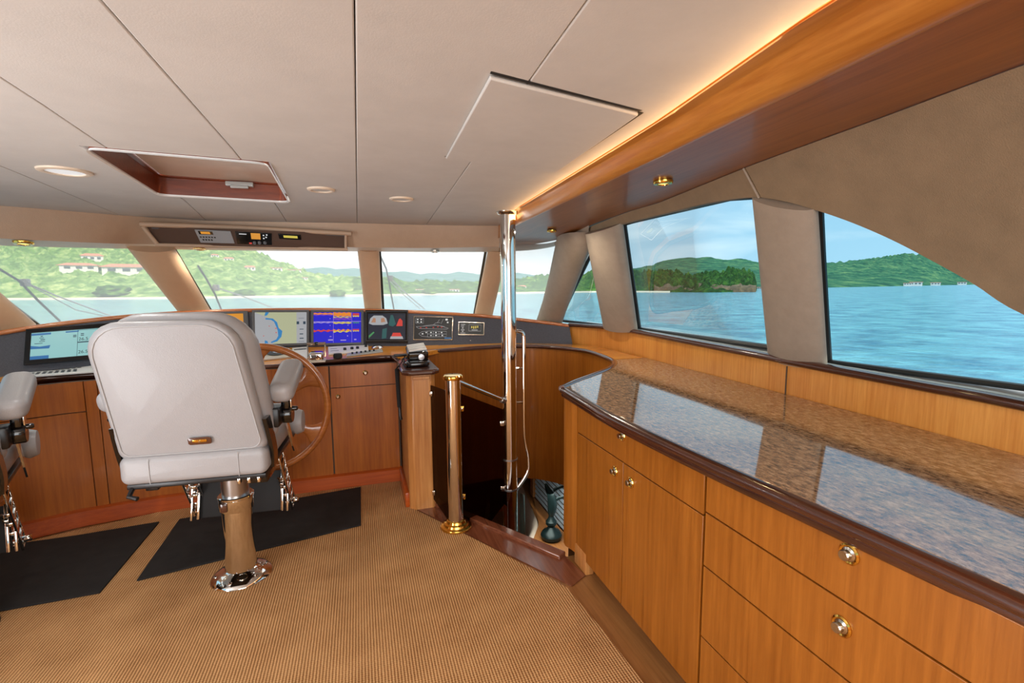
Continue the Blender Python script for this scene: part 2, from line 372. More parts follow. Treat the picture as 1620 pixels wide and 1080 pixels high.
    def build(s, name, m, parent=None, ang=35, bev=0, smooth_all=False):
        bmesh.ops.remove_doubles(s.b, verts=s.b.verts, dist=1e-6)
        bmesh.ops.recalc_face_normals(s.b, faces=s.b.faces)
        for f in s.b.faces: f.smooth = True
        ca = math.radians(ang)
        for e in s.b.edges:
            if len(e.link_faces) == 2 and not smooth_all: e.smooth = e.calc_face_angle(0) < ca
        me = bpy.data.meshes.new(name); s.b.to_mesh(me); s.b.free()
        me.materials.append(MATS[m])
        o = bpy.data.objects.new(name, me); COL.objects.link(o)
        if parent is not None:
            o.parent = parent; me.transform(world(parent).inverted())
        if bev:
            md = o.modifiers.new('bevel', 'BEVEL'); md.width = bev; md.segments = 2; md.limit_method = 'ANGLE'; md.angle_limit = R_(40)
        return o
def world(o):
    m = Matrix.LocRotScale(o.location, o.rotation_euler, o.scale)
    return world(o.parent) @ m if o.parent else m
def tag(o, label, cat, group=None, kind=None):
    o['label'] = label; o['category'] = cat
    if group: o['group'] = group
    if kind: o['kind'] = kind
    return o
def thing(name, loc, label, cat, group=None, rz=0):
    o = bpy.data.objects.new(name, None); COL.objects.link(o); o.location = loc; o.rotation_euler = (0, 0, rz); o.empty_display_size = .1
    return tag(o, label, cat, group)
def struct(o): o['kind'] = 'structure'; return o
def copy_tree(o, parent=None):
    c = o.copy(); COL.objects.link(c); c.parent = parent
    for ch in [x for x in bpy.data.objects if x.parent == o]: copy_tree(ch, c)
    return c
def text(s, size, F, m, parent, name='lettering', depth=.0005, w=.003):
    cu = bpy.data.curves.new('t', 'FONT'); cu.body = s; cu.size = size; cu.extrude = depth; cu.align_x = 'LEFT'
    o = bpy.data.objects.new('t', cu); COL.objects.link(o)
    me = bpy.data.meshes.new_from_object(o.evaluated_get(bpy.context.evaluated_depsgraph_get()))
    bpy.data.objects.remove(o); bpy.data.curves.remove(cu)
    b = MB(); b.b.from_mesh(me)
    for v in b.b.verts: v.co = F(v.co.x, v.co.y, v.co.z+w)
    return b.build(name, m, parent)
# ================================================================== SHELL
ZC = 1.97
XS = [(-3.5, 1.93), (.9, 1.97), (1.65, 2.0), (3.4, 2.03), (4.2, 1.87), (4.6, 1.7)]
edge_px = [(1620, 105, 1.96), (1400, 186, 1.958), (1192, 261, 1.955), (1041, 321, 1.945), (987, 337, 1.94), (932, 357, 1.915), (903, 372, 1.89), (875, 384, 1.875), (845, 387, 1.868), (817, 388, 1.865), (790, 388, 1.865)]
E3 = [onZ(*q) for q in edge_px]
EX = [(-3.5, 1.30)] + [(p.y, p.x) for p in E3[:8]]
def xw(y, z):
    xs = interp(XS, y); d = max(0.0, xs-interp(EX, min(y, 3.9))); t = max(0, (z-1.1)/.85)
    return xs-d*t**1.3
def fwall(p): return p.x-xw(p.y, p.z)
railpx = [(-120, 545, 3.72), (0, 522, 3.93), (110, 507, 4.08), (230, 495, 4.2), (370, 488.5, 4.3), (500, 487, 4.35), (640, 490, 4.38), (760, 497, 4.38), (840, 505, 4.3), (900, 513, 4.15)]
RAIL = [onY(a, b, y) for a, b, y in railpx]
botpx = [(-120, 618, 3.6), (0, 597, 3.8), (40, 591, 3.86), (160, 578, 4.0), (430, 550.5, 4.24), (560, 547.5, 4.27), (640, 548, 4.28), (800, 542.5, 4.3), (860, 543.5, 4.24), (896, 546, 4.1)]
BOT = [onY(a, b, y) for a, b, y in botpx]
def tabx(P, k): return [(p.x, p[k]) for p in P]
RY, RZ, BY, BZ = tabx(RAIL, 1), tabx(RAIL, 2), tabx(BOT, 1), tabx(BOT, 2)
def fdash(p):
    x = p.x; zr, zb, yr, yb = interp(RZ, x), interp(BZ, x), interp(RY, x), interp(BY, x)
    return p.y-(yb+(yr-yb)*(p.z-zb)/(zr-zb))
def ws_y(x, z): return interp(RY, x)+.15-.75*(z-1.3)
def fws(p): return p.y-ws_y(p.x, p.z)
def dsh(px, py, off=0):
    p = onS(px, py, fdash); return p+Vector((0, -off, off*.3))
def wsp(px, py, off=0):
    return onS(px, py, lambda p: fws(p)-off*1.25)
def wlp(px, py, off=0):
    return onS(px, py, lambda p: fwall(p)-off)

# ---- floor with the stair opening, carpet on top
FH = [(-2.5, -3.6), (2.1, -3.6), (2.1, 2.33), (1.045, 2.33), (.47, 3.20), (.47, 4.5), (-2.5, 4.5)]
b = MB(); b.prism([(x, y, 0) for x, y in FH], (0, 0, -.05)); struct(b.build('floor', 'lower_wood'))
cpx = [onZ(*q, .008) for q in ((640, 762), (655, 805), (750, 852), (897, 929), (960, 1004), (1018, 1080))]
b = MB(); pts = [Vector((-2.2, -3.4, .001)), Vector((.96, -3.4, .001)), Vector((.965, 1.2, .001))] + [Vector((p.x, p.y, .001)) for p in reversed(cpx)] + [Vector((.28, 3.72, .001)), Vector((-1.2, 3.72, .001)), Vector((-2.2, 3.4, .001))]
b.prism(pts, (0, 0, .008)); tag(b.build('carpet', 'ribbed_carpet'), 'tan ribbed wall-to-wall carpet covering the wheelhouse floor', 'carpet')
# threshold: flat board and raised nosing along the opening
T0, T1 = Vector((.30, 3.19, 0)), Vector((.955, 2.07, 0)); I0, I1 = Vector((.455, 3.235, 0)), Vector((1.03, 2.33, 0))
b = MB(); b.prism([T0+Vector((0, 0, .001)), T1+Vector((0, 0, .001)), I1+Vector((.03, -.2, .001)), I1+Vector((0, 0, .001)), I0+Vector((0, 0, .001))], (0, 0, .006)); struct(b.build('trim_1', 'threshold_wood'))
b = MB(); dv = (I1-I0).normalized(); nv = Vector((-dv.y, dv.x, 0))
b.prism([I0+nv*.012+Vector((0, 0, -.07)), I1+nv*.012+Vector((0, 0, -.07)), I1-nv*.05+Vector((0, 0, -.07)), I0-nv*.05+Vector((0, 0, -.07))], (0, 0, .098)); struct(b.build('trim_2', 'threshold_wood', bev=.006))

# ---- ceiling: padded leather panels with narrow seams, hatch opening cut out
cpxs = [(1314, 0), (1180, 94), (1047, 187), (930, 260), (816, 330), (789, 357)]
CXT = [(-3.5, .72)] + [(p.y, p.x) for p in (onZ(*q, ZC) for q in cpxs)]
gpx = [(1558, 0, 1.935), (1300, 124, 1.933), (1100, 219, 1.929), (950, 291, 1.922), (811, 358, 1.902), (784, 382, 1.866)]
G3 = [onZ(*q) for q in gpx]; GXT = [(-3.5, .93)] + [(p.y, p.x) for p in G3]; GZT = [(-3.5, 1.935)] + [(p.y, p.z) for p in G3]
ftop = [(-120, 318), (0, 325), (150, 337), (300, 348), (430, 351), (565, 353), (680, 356), (790, 357)]
FT = [onZ(*q, ZC) for q in ftop]; FTY = [(p.x, p.y) for p in FT]
def cfront(x): return interp(FTY, x)+.02
seams = [[(-3.5, -2.36), (4, -2.36)],
         [(-3.5, -1.1), (1.4, -1.19), (2.4, -1.28), (3.5, -1.405), (4, -1.46)], [(-3.5, -.60), (1.42, -.735), (1.95, -.779), (3.04, -.864), (3.92, -.991)],
         [(-3.5, -.34), (1, -.382), (2, -.388), (3.07, -.426), (3.86, -.469)], [(-3.5, .016), (4, .014)],
         [(-3.5, .32), (.785, .383), (1.13, .401), (1.93, .434), (3.8, .522)], CXT]
HP = [onZ(*q, ZC) for q in ((124, 230), (426, 256), (460, 319), (249, 307))]
hx0, hx1, hy0, hy1 = -.95, -.28, 1.99, 3.0
HR = [Vector((hx0, hy0, ZC)), Vector((hx1, hy0, ZC)), Vector((hx1, hy1, ZC)), Vector((hx0, hy1, ZC))]
b = MB(); ys = [-3.5, -2, -.6, .3, .7, 1.0, 1.3, 1.6, 1.9, 2.2, 2.5, 2.8, 3.1, 3.3]
for sa, sb in zip(seams, seams[1:]):
    L_, Rr = [], []
    g = .0012
    for y in ys: L_.append(Vector((interp(sa, y)+g, y, ZC))); Rr.append(Vector((interp(sb, y)-g, y, ZC)))
    def endp(s, off):
        y = 3.5
        for _ in range(12): y = cfront(interp(s, y)+off)
        return Vector((interp(s, y)+off, y, ZC))
    L_.append(endp(sa, g)); Rr.append(endp(sb, -g))
    b.prism(L_ + Rr[::-1], (0, 0, .03))
ce = b.build('ceiling', 'ceiling_leather', bev=.003)
b = MB(); b.prism([Vector((p.x, p.y, ZC-.1)) for p in HP], (0, 0, .2)); cut = b.build('cut', 'seam_dark')
md = ce.modifiers.new('b', 'BOOLEAN'); md.object = cut; md.operation = 'DIFFERENCE'; md.solver = 'EXACT'
bpy.context.view_layer.update()
me = bpy.data.meshes.new_from_object(ce.evaluated_get(bpy.context.evaluated_depsgraph_get()))
ce.modifiers.clear(); ce.data = me; me.polygons.foreach_set('use_smooth', [False]*len(me.polygons)); bpy.data.objects.remove(cut); struct(ce)
# dark batten layer above the seams and roof skin (open only over the hatch)
b = MB(); z = ZC+.032
for x0, x1, y0, y1 in ((-2.3, hx0-.02, -3.6, 4.3), (hx1+.02, 2.2, -3.6, 4.3), (hx0-.02, hx1+.02, -3.6, hy0-.02), (hx0-.02, hx1+.02, hy1+.02, 4.3)):
    b.box(((x0+x1)/2, (y0+y1)/2, z+.15), (x1-x0, y1-y0, .04) ) if False else b.box(((x0+x1)/2, (y0+y1)/2, z+.01), (x1-x0, y1-y0, .02))
struct(b.build('ceiling_backing', 'seam_dark'))

# ---- front header: fascia, its cream underside, starboard strip
mpx = [(-120, 371), (0, 377), (150, 384), (230, 386), (430, 389), (565, 391), (680, 392), (790, 390)]
M3 = [onY(a, c, FT[i].y+.05) for i, (a, c) in enumerate(mpx)]
bpx = [(-120, 380), (0, 387), (150, 391), (230, 392.5), (430, 395.5), (565, 396.5), (680, 397.5), (790, 397.5)]
B3 = [wsp(*q) for q in bpx]
Mt, Mb, Bt = smooth([p+Vector((0, 0, .03)) for p in FT], 5), smooth(M3, 5), smooth(B3, 5)
rows = []
for k in range(7):
    t = k/6; rows.append([a.lerp(c, t)+Vector((0, -.012*math.sin(math.pi*t), 0)) for a, c in zip(Mt, Mb)])
b = MB(); b.grid(rows, .02, (0, 1, 0)); struct(b.build('wall_front', 'fascia_leather'))
b = MB(); b.grid([Mb, [p+Vector((0, .02, -.004)) for p in Bt]], .02, (0, 0, 1)); struct(b.build('trim_3', 'cream_leather'))
# strip of fabric curving from the header into the starboard wall
slow = [(932, 369), (903, 381), (875, 390), (845, 395), (817, 397), (790, 398)]
S3 = [wlp(932, 370)] + [onY(q[0], q[1], e.y+.03) for q, e in zip(slow[1:], E3[6:])]
up_ = smooth(E3[5:], 5); lo_ = smooth(S3, 5)
b = MB(); b.grid([up_, [a.lerp(c, .5)+Vector((-.01, -.012, 0)) for a, c in zip(up_, lo_)], lo_], .02, (0, 1, .3)); struct(b.build('trim_4', 'pillar_fabric'))

# ---- crown moulding (starboard), mirrored to port
ys2 = [-3.4+i*.18 for i in range(40)]; ys2 = [y for y in ys2 if y < 3.9]+[3.9]
def crown(sx):
    P = []
    for y in ys2:
        cx, gx, gz = interp(CXT, min(y, 3.76)), interp(GXT, min(y, 3.75)), interp(GZT, min(y, 3.75)); x0 = cx+.006+(gx-cx)*.26; row = [(cx+.006, 1.995), (cx+.008, 1.972), (x0-.003, 1.966)]
        for k in range(10):
            u = k/9; zb = 1.964+(gz+.008-1.964)*u; row.append((x0+(gx-x0)*u, zb-.042*math.sin(math.pi*u)**.75))
        row += [(gx+.001, gz+.012), (gx+.004, 2.0)]
        P.append([Vector((sx*x, y, z)) for x, z in row])
    b = MB(); b.rings(P, closed=True); return b.build('trim_5' if sx > 0 else 'trim_6', 'crown_wood', ang=40)
struct(crown(1))
# soffit panel between crown and wall
def soffit(sx):
    A, Bq = [], []
    for y in ys2:
        yy = min(y, 3.75); A.append(Vector((sx*(interp(GXT, yy)+.004), y, interp(GZT, yy)+.006)))
        ez = interp([(p.y, p.z) for p in E3[:8]] , yy) if y > .7 else 1.962
        Bq.append(Vector((sx*(interp(EX, min(y, 3.9))+.01), y, ez+.004)))
    b = MB(); b.grid([A, Bq], .02, (0, 0, 1))
    if sx > 0:
        tip = [Vector((interp(GXT, 3.75)-.1, 3.9, 1.872))]; F = E3[7:]+[]
        b.face([A[-1]+Vector((-.08, 0, 0)), Bq[-1]] + [p+Vector((0, .02, .004)) for p in F[1:]])
    return b.build('trim_7' if sx > 0 else 'trim_8', 'soffit_wood')
struct(soffit(1))
# warm rope light lying in the slot between ceiling and crown
mat('rope_glow', (255, 150, 60), .5, emit=.5)
b = MB(); b.tube([(interp(CXT, min(y, 3.7))+.003, y, 1.978) for y in ys2[:-1]], .004, 6); tag(b.build('rope_light', 'rope_glow'), 'thin warm rope light running in the slot above the crown moulding', 'light')
for y in [.2+.4*k for k in range(9)]:
    light('cove_glow', 'AREA', (interp(CXT, y)+.02, y, 1.945), .42, (1, .55, .22), .05, (0, R_(75), -math.atan2(interp(CXT, y+.2)-interp(CXT, y-.2), .4)), .41)

# ---- starboard wall: fabric above the windows
lowpx = [(932, 370), (960, 361), (985, 354), (1041, 340), (1100, 325), (1150, 316), (1194, 312), (1240, 318), (1293, 333), (1350, 353), (1410, 379), (1470, 410), (1540, 449), (1620, 498)]
LW = [wlp(*q) for q in lowpx]
for y, z in ((.62, 1.27), (.42, 1.12), (.1, 1.10), (-1, 1.09), (-3.4, 1.09)): LW.append(Vector((xw(y, z), y, z)))
UPY = [p.y for p in E3]
UW = [E3[5], E3[4], onZ(960+14, 342, 1.94)]
ups = smooth([E3[5], E3[4], E3[3], E3[2], E3[1], E3[0], Vector((interp(EX, 0), 0, 1.96)), Vector((interp(EX, -3.4), -3.4, 1.96))], 8)
def resample(P, n):
    d = [0]
    for a, c in zip(P, P[1:]): d.append(d[-1]+(c-a).length)
    out = []
    for i in range(n):
        s = d[-1]*i/(n-1)
        for k in range(len(P)-1):
            if d[k+1] >= s-1e-9: break
        t = (s-d[k])/max(1e-9, d[k+1]-d[k]); out.append(P[k].lerp(P[k+1], min(1, t)))
    return out
# pair the two curves by y of the lower one
lows = smooth(LW, 5)
uy = sorted([(p.y, p.x, p.z) for p in ups]); UXT = [(a, b_) for a, b_, c in uy]; UZT = [(a, c) for a, b_, c in uy]
def wall_panel(sx, lows, name):
    rows = []
    for k in range(9):
        t = k/8; row = []
        for p in lows:
            yu = p.y; zu = interp(UZT, min(yu, 3.3)); zz = p.z+(zu-p.z)*t; row.append(Vector((sx*xw(yu, zz), yu, zz)))
        rows.append(row)
    b = MB(); b.grid(rows, .03, (sx, 0, 0)); return struct(b.build(name, 'wall_fabric'))
s_y = onS(1194, 300, fwall).y
i0 = min(range(len(lows)), key=lambda i: abs(lows[i].y-s_y))
wr = wall_panel(1, lows[:i0+1], 'wall_right'); wall_panel(1, [lows[i0]+Vector((0, -.004, 0))]+lows[i0+1:], 'wall_right_aft')
# seam piping at the vertical joint
b = MB(); zz0 = lows[i0].z
b.tube([(xw(s_y, z)-.003, s_y-.002, z) for z in [zz0+(1.955-zz0)*k/6 for k in range(7)]], .004, 8); struct(b.build('trim_9', 'pillar_fabric'))

# ---- sill: dark rounded rail, painted ledge, timber panel under
tr = [onX(1620, 641, 1.955), onX(1460, 611, 1.965), onX(1300, 581, 1.975), onX(1130, 548, 1.995), onX(985, 521, 2.01), onX(930, 515.5, 1.95)] + [RAIL[-1]+Vector((.01, -.0, -.004))]
tr = [Vector((1.93, -3.4, 1.085)), Vector((1.945, 0, 1.085))] + tr
TRS = smooth(tr, 5)
for sx, nm in ((1, 'trim_10'),):
    b = MB(); b.tube([(sx*p.x, p.y, p.z) for p in TRS], .024, 14, ry=.8); struct(b.build(nm, 'dark_trim'))
inner = [p+Vector((.01, 0, .012)) for p in TRS[:-1]]
outer = []
panebot = [(1620, 608), (1460, 589), (1308, 569), (1218, 546), (1130, 533), (1004, 515.5), (957, 512), (887, 504)]
PB = [wlp(*q, .10) for q in panebot[:-1]]+[Vector((2.0, 4.35, 1.16))]
PBS = sorted([(p.y, p.x, p.z) for p in PB]); PBX = [(-3.5, 2.06)]+[(a, c) for a, c, d in PBS]; PBZ = [(-3.5, PBS[0][2])]+[(a, d) for a, c, d in PBS]
for p in inner: outer.append(Vector((max(interp(PBX, p.y), p.x+.06)+.03, p.y, interp(PBZ, p.y)-.002)))
for sx, nm in ((1, 'trim_12'),):
    b = MB(); b.grid([[Vector((sx*p.x, p.y, p.z)) for p in inner], [Vector((sx*p.x, p.y, p.z)) for p in outer]], .02, (0, 0, -1)); struct(b.build(nm, 'sill_paint'))
for sx, nm in ((1, 'wall_right_lower'),):
    b = MB(); TR2 = TRS+[RAIL[-1]+Vector((-.10, .22, 0))]; lo = [Vector((sx*(p.x+.012), p.y, .93 if sx > 0 else 0)) for p in TR2]; hi = [Vector((sx*(p.x+.012), p.y, p.z-.005)) for p in TR2]
    b.grid([lo, hi], .02, (sx, 0, 0)); struct(b.build(nm, 'panel_wood'))
b = MB(); q = onS(1243, 620, lambda p: p.x-interp([(v.y, v.x) for v in sorted(TRS, key=lambda v: v.y)], p.y)-.01)
b.box((q.x-.002, q.y, 1.02), (.004, .005, .15)); struct(b.build('trim_14', 'seam_dark'))

# ---- window pillars: rounded upholstered columns between two edges
def pillar(bl, br, tl, tr_, name, m, bulge=.55, back=None, n=9):
    rg = []
    inw = None
    for k in range(n):
        t = k/(n-1); a, c = bl.lerp(tl, t), br.lerp(tr_, t); mid = (a+c)/2; u = (c-a)/2
        up = (tl-bl+tr_-br).normalized(); v = u.cross(up).normalized()
        if v.dot(EYE-mid) < 0 and inw is None: inw = -1
        elif inw is None: inw = 1
        v = v*inw*u.length*bulge; ring = []
        for j in range(20):
            an = 2*math.pi*j/20; ca, sa = math.cos(an), math.sin(an)
            ring.append(mid+u*ca+v*(abs(sa)**.8)*(1 if sa > 0 else -.5))
        rg.append(ring)
    b = MB(); b.rings(rg); return struct(b.build(name, m, ang=60))
def wq(px, py, off=0): return wsp(px, py, off)
pillar(wq(-45, 535), wq(57, 512), wq(-190, 378), wq(-92, 381), 'trim_15', 'pillar_leather')
pillar(wq(282, 492), wq(333, 490), wq(200, 388), wq(276, 391), 'trim_16', 'pillar_leather')
pillar(wq(577, 490), wq(604, 490), wq(565, 393), wq(600, 393), 'trim_17', 'pillar_leather')
pillar(wq(750, 499), wq(779, 500), wq(772, 394), wq(803, 394), 'trim_18', 'pillar_leather')
pillar(wq(848, 508), wlp(889, 512, .03), wq(900, 380), wlp(938, 368, .02), 'trim_19', 'pillar_fabric', .5)
pillar(wlp(957, 514, .02), wlp(1008, 521, .02), wlp(931, 366, .01), wlp(984, 352, .01), 'trim_20', 'pillar_fabric', .35)
pillar(wlp(1218, 560, .03), wlp(1309, 577, .03), wlp(1193, 308, .02), wlp(1294, 328, .02), 'trim_21', 'pillar_fabric', .35)
for i in range(15, 22): pass

# ---- window panes with dark gaskets
WN = [0]
def window(pix, f, m, frame_edges=(), fm='frame_black', fr=.012, off=.06, res=6):
    WN[0] += 1; P = [f(px, py, off) for px, py in pix]
    o = bpy.data.objects.new('window_%d' % WN[0], None); COL.objects.link(o); c = sum(P, Vector())/len(P); o.location = c; struct(o)
    b = MB(); cb = b.b.verts.new(sum(P, Vector())/len(P)); vs = [b.b.verts.new(p) for p in P]
    for i in range(len(vs)): b.b.faces.new((cb, vs[i], vs[(i+1) % len(vs)]))
    b.build('pane', m, o, smooth_all=True)
    for e in frame_edges:
        b = MB(); b.tube([P[i] for i in e], fr, 8, ry=.8); b.build('frame', fm, o)
    return o
def seg(a, c, n=8): return [(a[0]+(c[0]-a[0])*k/n, a[1]+(c[1]-a[1])*k/n) for k in range(n+1)]
def wspo(px, py, off): return wsp(px, py, off)
# windscreen, port to starboard
window(seg((-60, 530), (-60, 370), 4)+seg((-60, 370), (262, 375), 8)+seg((320, 512), (-60, 545), 8), wspo, 'windshield_glass')
o = WN
def bar(parent, pts, r, m): b = MB(); b.tube(pts, r, 8, ry=.7); return b.build('frame', m, parent)
w = bpy.data.objects['window_1']; bar(w, [wsp(-30, 445, .05), wsp(64, 516, .05)], .014, 'frame_bronze')
w = window(seg((300, 506), (240, 378), 4)+seg((240, 378), (585, 380), 8)+seg((590, 500), (300, 506), 6), wspo, 'windshield_glass'); bar(w, [wsp(270, 384, .05), wsp(336, 496, .05)], .014, 'frame_bronze')
w = window(seg((590, 500), (580, 380), 4)+seg((580, 380), (790, 380), 6)+seg((765, 508), (590, 500), 6), wspo, 'windshield_glass'); bar(w, [wsp(600, 386, .05), wsp(607, 500, .05)], .011, 'frame_black'); bar(w, [wsp(770, 388, .05), wsp(749, 505, .05)], .013, 'frame_bronze')
w = window(seg((762, 508), (788, 380), 4)+seg((788, 380), (918, 366), 6)+seg((873, 516), (762, 508), 6), wspo, 'windshield_glass'); bar(w, [wsp(765, 503.5, .05), wsp(868, 508, .05)], .009, 'frame_black')
# starboard side
window(seg((940, 392), (885, 507), 6)+seg((888, 507), (975, 517), 4)+seg((975, 517), (953, 385), 5), wlp, 'side_glass', ([0, 1, 2, 3, 4, 5, 6, 7, 8, 9, 10],), fr=.016, off=.05)
archF = [(987, 354), (1041, 338), (1100, 322), (1150, 313), (1205, 309)]
window([(1011, 520), (1004, 470), (995, 410)]+archF+[(1212, 400), (1225, 550)]+seg((1225, 550), (1006, 520), 6)[1:-1], wlp, 'side_glass', ([0, 1, 2, 3], [3, 4, 5, 6, 7], [9, 10, 11, 12, 13, 14, 0]), off=.06, fr=.019)
botG = [(1308, 573), (1460, 593), (1620, 613)]
Pg = [(1296, 322), (1350, 344), (1410, 370), (1470, 401), (1540, 440), (1620, 488), (1720, 560)]
window([(1306, 500), (1300, 400)]+Pg+[(1760, 634), (1620, 613), (1460, 592), (1311, 572)], wlp, 'side_glass', ([12, 0, 1, 2], [9, 10, 11, 12]), off=.06, fr=.015)
# port side wall, outside the frame, with an open band of window
b = MB(); b.box((-2.52, .2, .55), (.04, 7.6, 1.2)); struct(b.build('wall_left', 'panel_wood'))
b = MB(); b.box((-2.52, .2, 1.93), (.04, 7.6, .14)); b.box((-2.52, 2.6, 1.5), (.05, .3, .8)); b.box((-2.52, .3, 1.5), (.05, .3, .8)); struct(b.build('wall_left_upper', 'wall_fabric'))
b = MB(); b.box((-2.52, .2, 1.5), (.006, 7.6, .8)); WN[0] += 1; struct(b.build('window_%d' % WN[0], 'side_glass'))

# ================================================================== DASH, CONSOLE
XR = RAIL[0].x; xs_ = [XR+(RAIL[-1].x-XR)*i/60 for i in range(61)]
railS = [Vector((x, interp(RY, x), interp(RZ, x))) for x in xs_]
railS = [sum((railS[max(0, min(60, i+k))] for k in (-3, -2, -1, 0, 1, 2, 3)), Vector())/7 if 3 <= i <= 57 else railS[i] for i in range(61)]
b = MB(); b.tube([p+Vector((0, 0, -.012)) for p in railS], .016, 12); struct(b.build('trim_22', 'rail_wood'))
b = MB(); b.grid([[p+Vector((0, .0, -.008)) for p in railS], [Vector((p.x, ws_y(p.x, p.z)+.16, p.z-.03)) for p in railS]], .02, (0, 0, -1)); struct(b.build('trim_23', 'cream_paint'))
b = MB(); rows = []
for k in range(5):
    t = k/4; rows.append([Vector((p.x, interp(BY, p.x)+(interp(RY, p.x)-interp(BY, p.x))*t, interp(BZ, p.x)+(interp(RZ, p.x)-interp(BZ, p.x))*t)) for p in railS])
b.grid(rows, .02, (0, 1, 0)); dash = b.build('instrument_panel', 'dash_vinyl'); tag(dash, 'long sloping dark grey vinyl instrument panel under the windscreen', 'instrument panel')
# foil-dark hull liner outside the dash so no daylight leaks below the glass
b = MB(); b.grid([[Vector((p.x, p.y+.12, p.z-.04)) for p in railS], [Vector((p.x, p.y+.12, -.0)) for p in railS]], .03, (0, 1, 0)); struct(b.build('wall_bow', 'red_wood'))

# console worktop
tpx = [(-120, 628, 3.4), (0, 605), (137, 590), (426, 577), (476, 572.5), (540, 567), (600, 562.5), (622, 562)]
TE = [onZ(q[0], q[1], .955) for q in tpx]
TES = smooth(TE, 5)
front = TES + [Vector((.262, 3.60, .955)), Vector((.262, 3.2, .955))]
b = MB(); A = TES; Bq = [Vector((p.x, interp(BY, p.x)+.01, interp(BZ, p.x)+.004)) for p in A]
extra = [Vector((.262, TES[-1].y, .955)), Vector((.45, TES[-1].y, .955)), Vector((.66, 4.12, .962))]
A2 = A+extra; B2 = Bq+[Vector((p.x, interp(BY, p.x)+.01, interp(BZ, p.x)+.004)) for p in extra]
mid = [a.lerp(c, .5) for a, c in zip(A2, B2)]
b.grid([A2, mid, B2], .03, (0, 0, -1)); wt = b.build('console_worktop', 'ledge_wood'); tag(wt, 'honey-coloured helm console worktop with dark moulded front edge', 'worktop')
b = MB(); ed = smooth([p+Vector((0, -.0, -.014)) for p in TES], 1)+[Vector((.27, 3.60, .941)), Vector((.262, 3.52, .941))]
b.tube(ed, .019, 12, ry=.9); b.build('edge_moulding', 'dark_trim_x', wt)
def topz(x, y):
    ya = interp([(p.x, p.y) for p in A2], x); yb = interp(BY, x); t = max(0, min(1, (y-ya)/(yb-ya))); return .955+(interp(BZ, x)-.955)*t
def ftop_(p): return p.z-topz(p.x, p.y)
def tp(px, py, off=0): p = onS(px, py, ftop_); return p+Vector((0, 0, off))

# console cabinet: base body, baseboard, drawers, doors
FX = [(-2.45, 3.36), (-2.06, 3.49), (-1.75, 3.63), (-1.35, 3.705), (-1.0, 3.715), (.265, 3.715)]
cons = thing('helm_console', (-.9, 3.8, 0), 'long honey-brown helm console cabinet beneath the instrument panel', 'cabinet')
xsn = [-2.45+i*(2.715/40) for i in range(41)]
b = MB(); b.grid([[Vector((x, interp(FX, x)+.012, .0)) for x in xsn], [Vector((x, interp(FX, x)+.012, .93)) for x in xsn]], .02, (0, 1, 0)); b.build('carcass', 'seam_dark', cons)
def front_panel(x0, x1, z0, z1, name, m='console_wood', g=.003):
    n = max(2, int((x1-x0)/.08)); xx = [x0+g+(x1-x0-2*g)*i/n for i in range(n+1)]
    b = MB(); b.grid([[Vector((x, interp(FX, x), z0+g)) for x in xx], [Vector((x, interp(FX, x), z1-g)) for x in xx]], .016, (0, 1, 0)); return b.build(name, m, cons)
def knob(parent, p, nrm, s=1.0):
    b = MB(); n = Vector(nrm); b.lathe([(0, -.002), (.024*s, -.002), (.025*s, .003), (.021*s, .006), (.017*s, .004), (.0165*s, .002)], p, n, 24); r = b.build('knob_ring', 'brass', parent)
    b = MB(); b.lathe([(.0165*s, 0), (.0165*s, .004), (.011*s, .007), (.0115*s, .016), (.013*s, .019), (.011*s, .022), (0, .022)], p, n, 24); b.build('knob', 'nickel', parent); return r
zk = .10
d = front_panel(-2.45, -1.665, .735, .93, 'drawer'); knob(d, (-1.985, interp(FX, -1.985), .85), (0, -1, 0), .75)
front_panel(-1.665, -1.60, .10, .93, 'stile'); front_panel(-2.45, -1.665, .10, .735, 'door')
front_panel(-1.60, -1.1, .10, .93, 'door'); front_panel(-1.1, -.23, .10, .93, 'panel')
d = front_panel(-.225, .255, .765, .93, 'drawer'); knob(d, (.025, 3.715, .865), (0, -1, 0), .75)
d = front_panel(-.225, .255, .10, .765, 'door'); knob(d, (-.175, 3.715, .70), (0, -1, 0), .7)
b = MB(); b.grid([[Vector((x, interp(FX, x)-.03, .004)) for x in xsn], [Vector((x, interp(FX, x)-.026, .10)) for x in xsn], [Vector((x, interp(FX, x)+.003, .113)) for x in xsn]], .02, (0, 1, 0)); b.build('plinth', 'red_wood', cons)

# column at the console's starboard end
colm = thing('console_column', (.37, 3.4, 0), 'pale wooden box column closing the starboard end of the console', 'column')
b = MB(); cx0, cx1, cy0, cy1, ch = .272, .462, 3.155, 3.70, .035
b.prism([(cx0+ch, cy0, .0), (cx1-ch, cy0, 0), (cx1, cy0+ch, 0), (cx1, 4.15, 0), (cx0+.05, 4.15, 0), (cx0, 3.712, 0), (cx0, cy0+ch, 0)], (0, 0, .93)); b.build('body', 'column_wood', colm, bev=.008)
b = MB(); b.prism([(cx0+ch-.022, cy0-.03, .925), (cx1-ch+.022, cy0-.03, .925), (cx1+.03, cy0+ch-.02, .925), (cx1+.03, 3.72, .925), (cx0+.02, 3.72, .925), (cx0-.03, 3.55, .925), (cx0-.03, cy0+ch-.02, .925)], (0, 0, .034)); b.build('cap', 'dark_trim_x', colm, bev=.012)
b = MB(); b.box(((cx0+cx1)/2, cy0-.006, .905), (.11, .012, .02)); b.build('moulding', 'column_wood', colm, bev=.003)
b = MB(); b.box((cx0-.012, (cy0+cy1)/2+.03, .055), (.03, cy1-cy0-.05, .11), bev=.008); b.build('plinth', 'red_wood', colm)

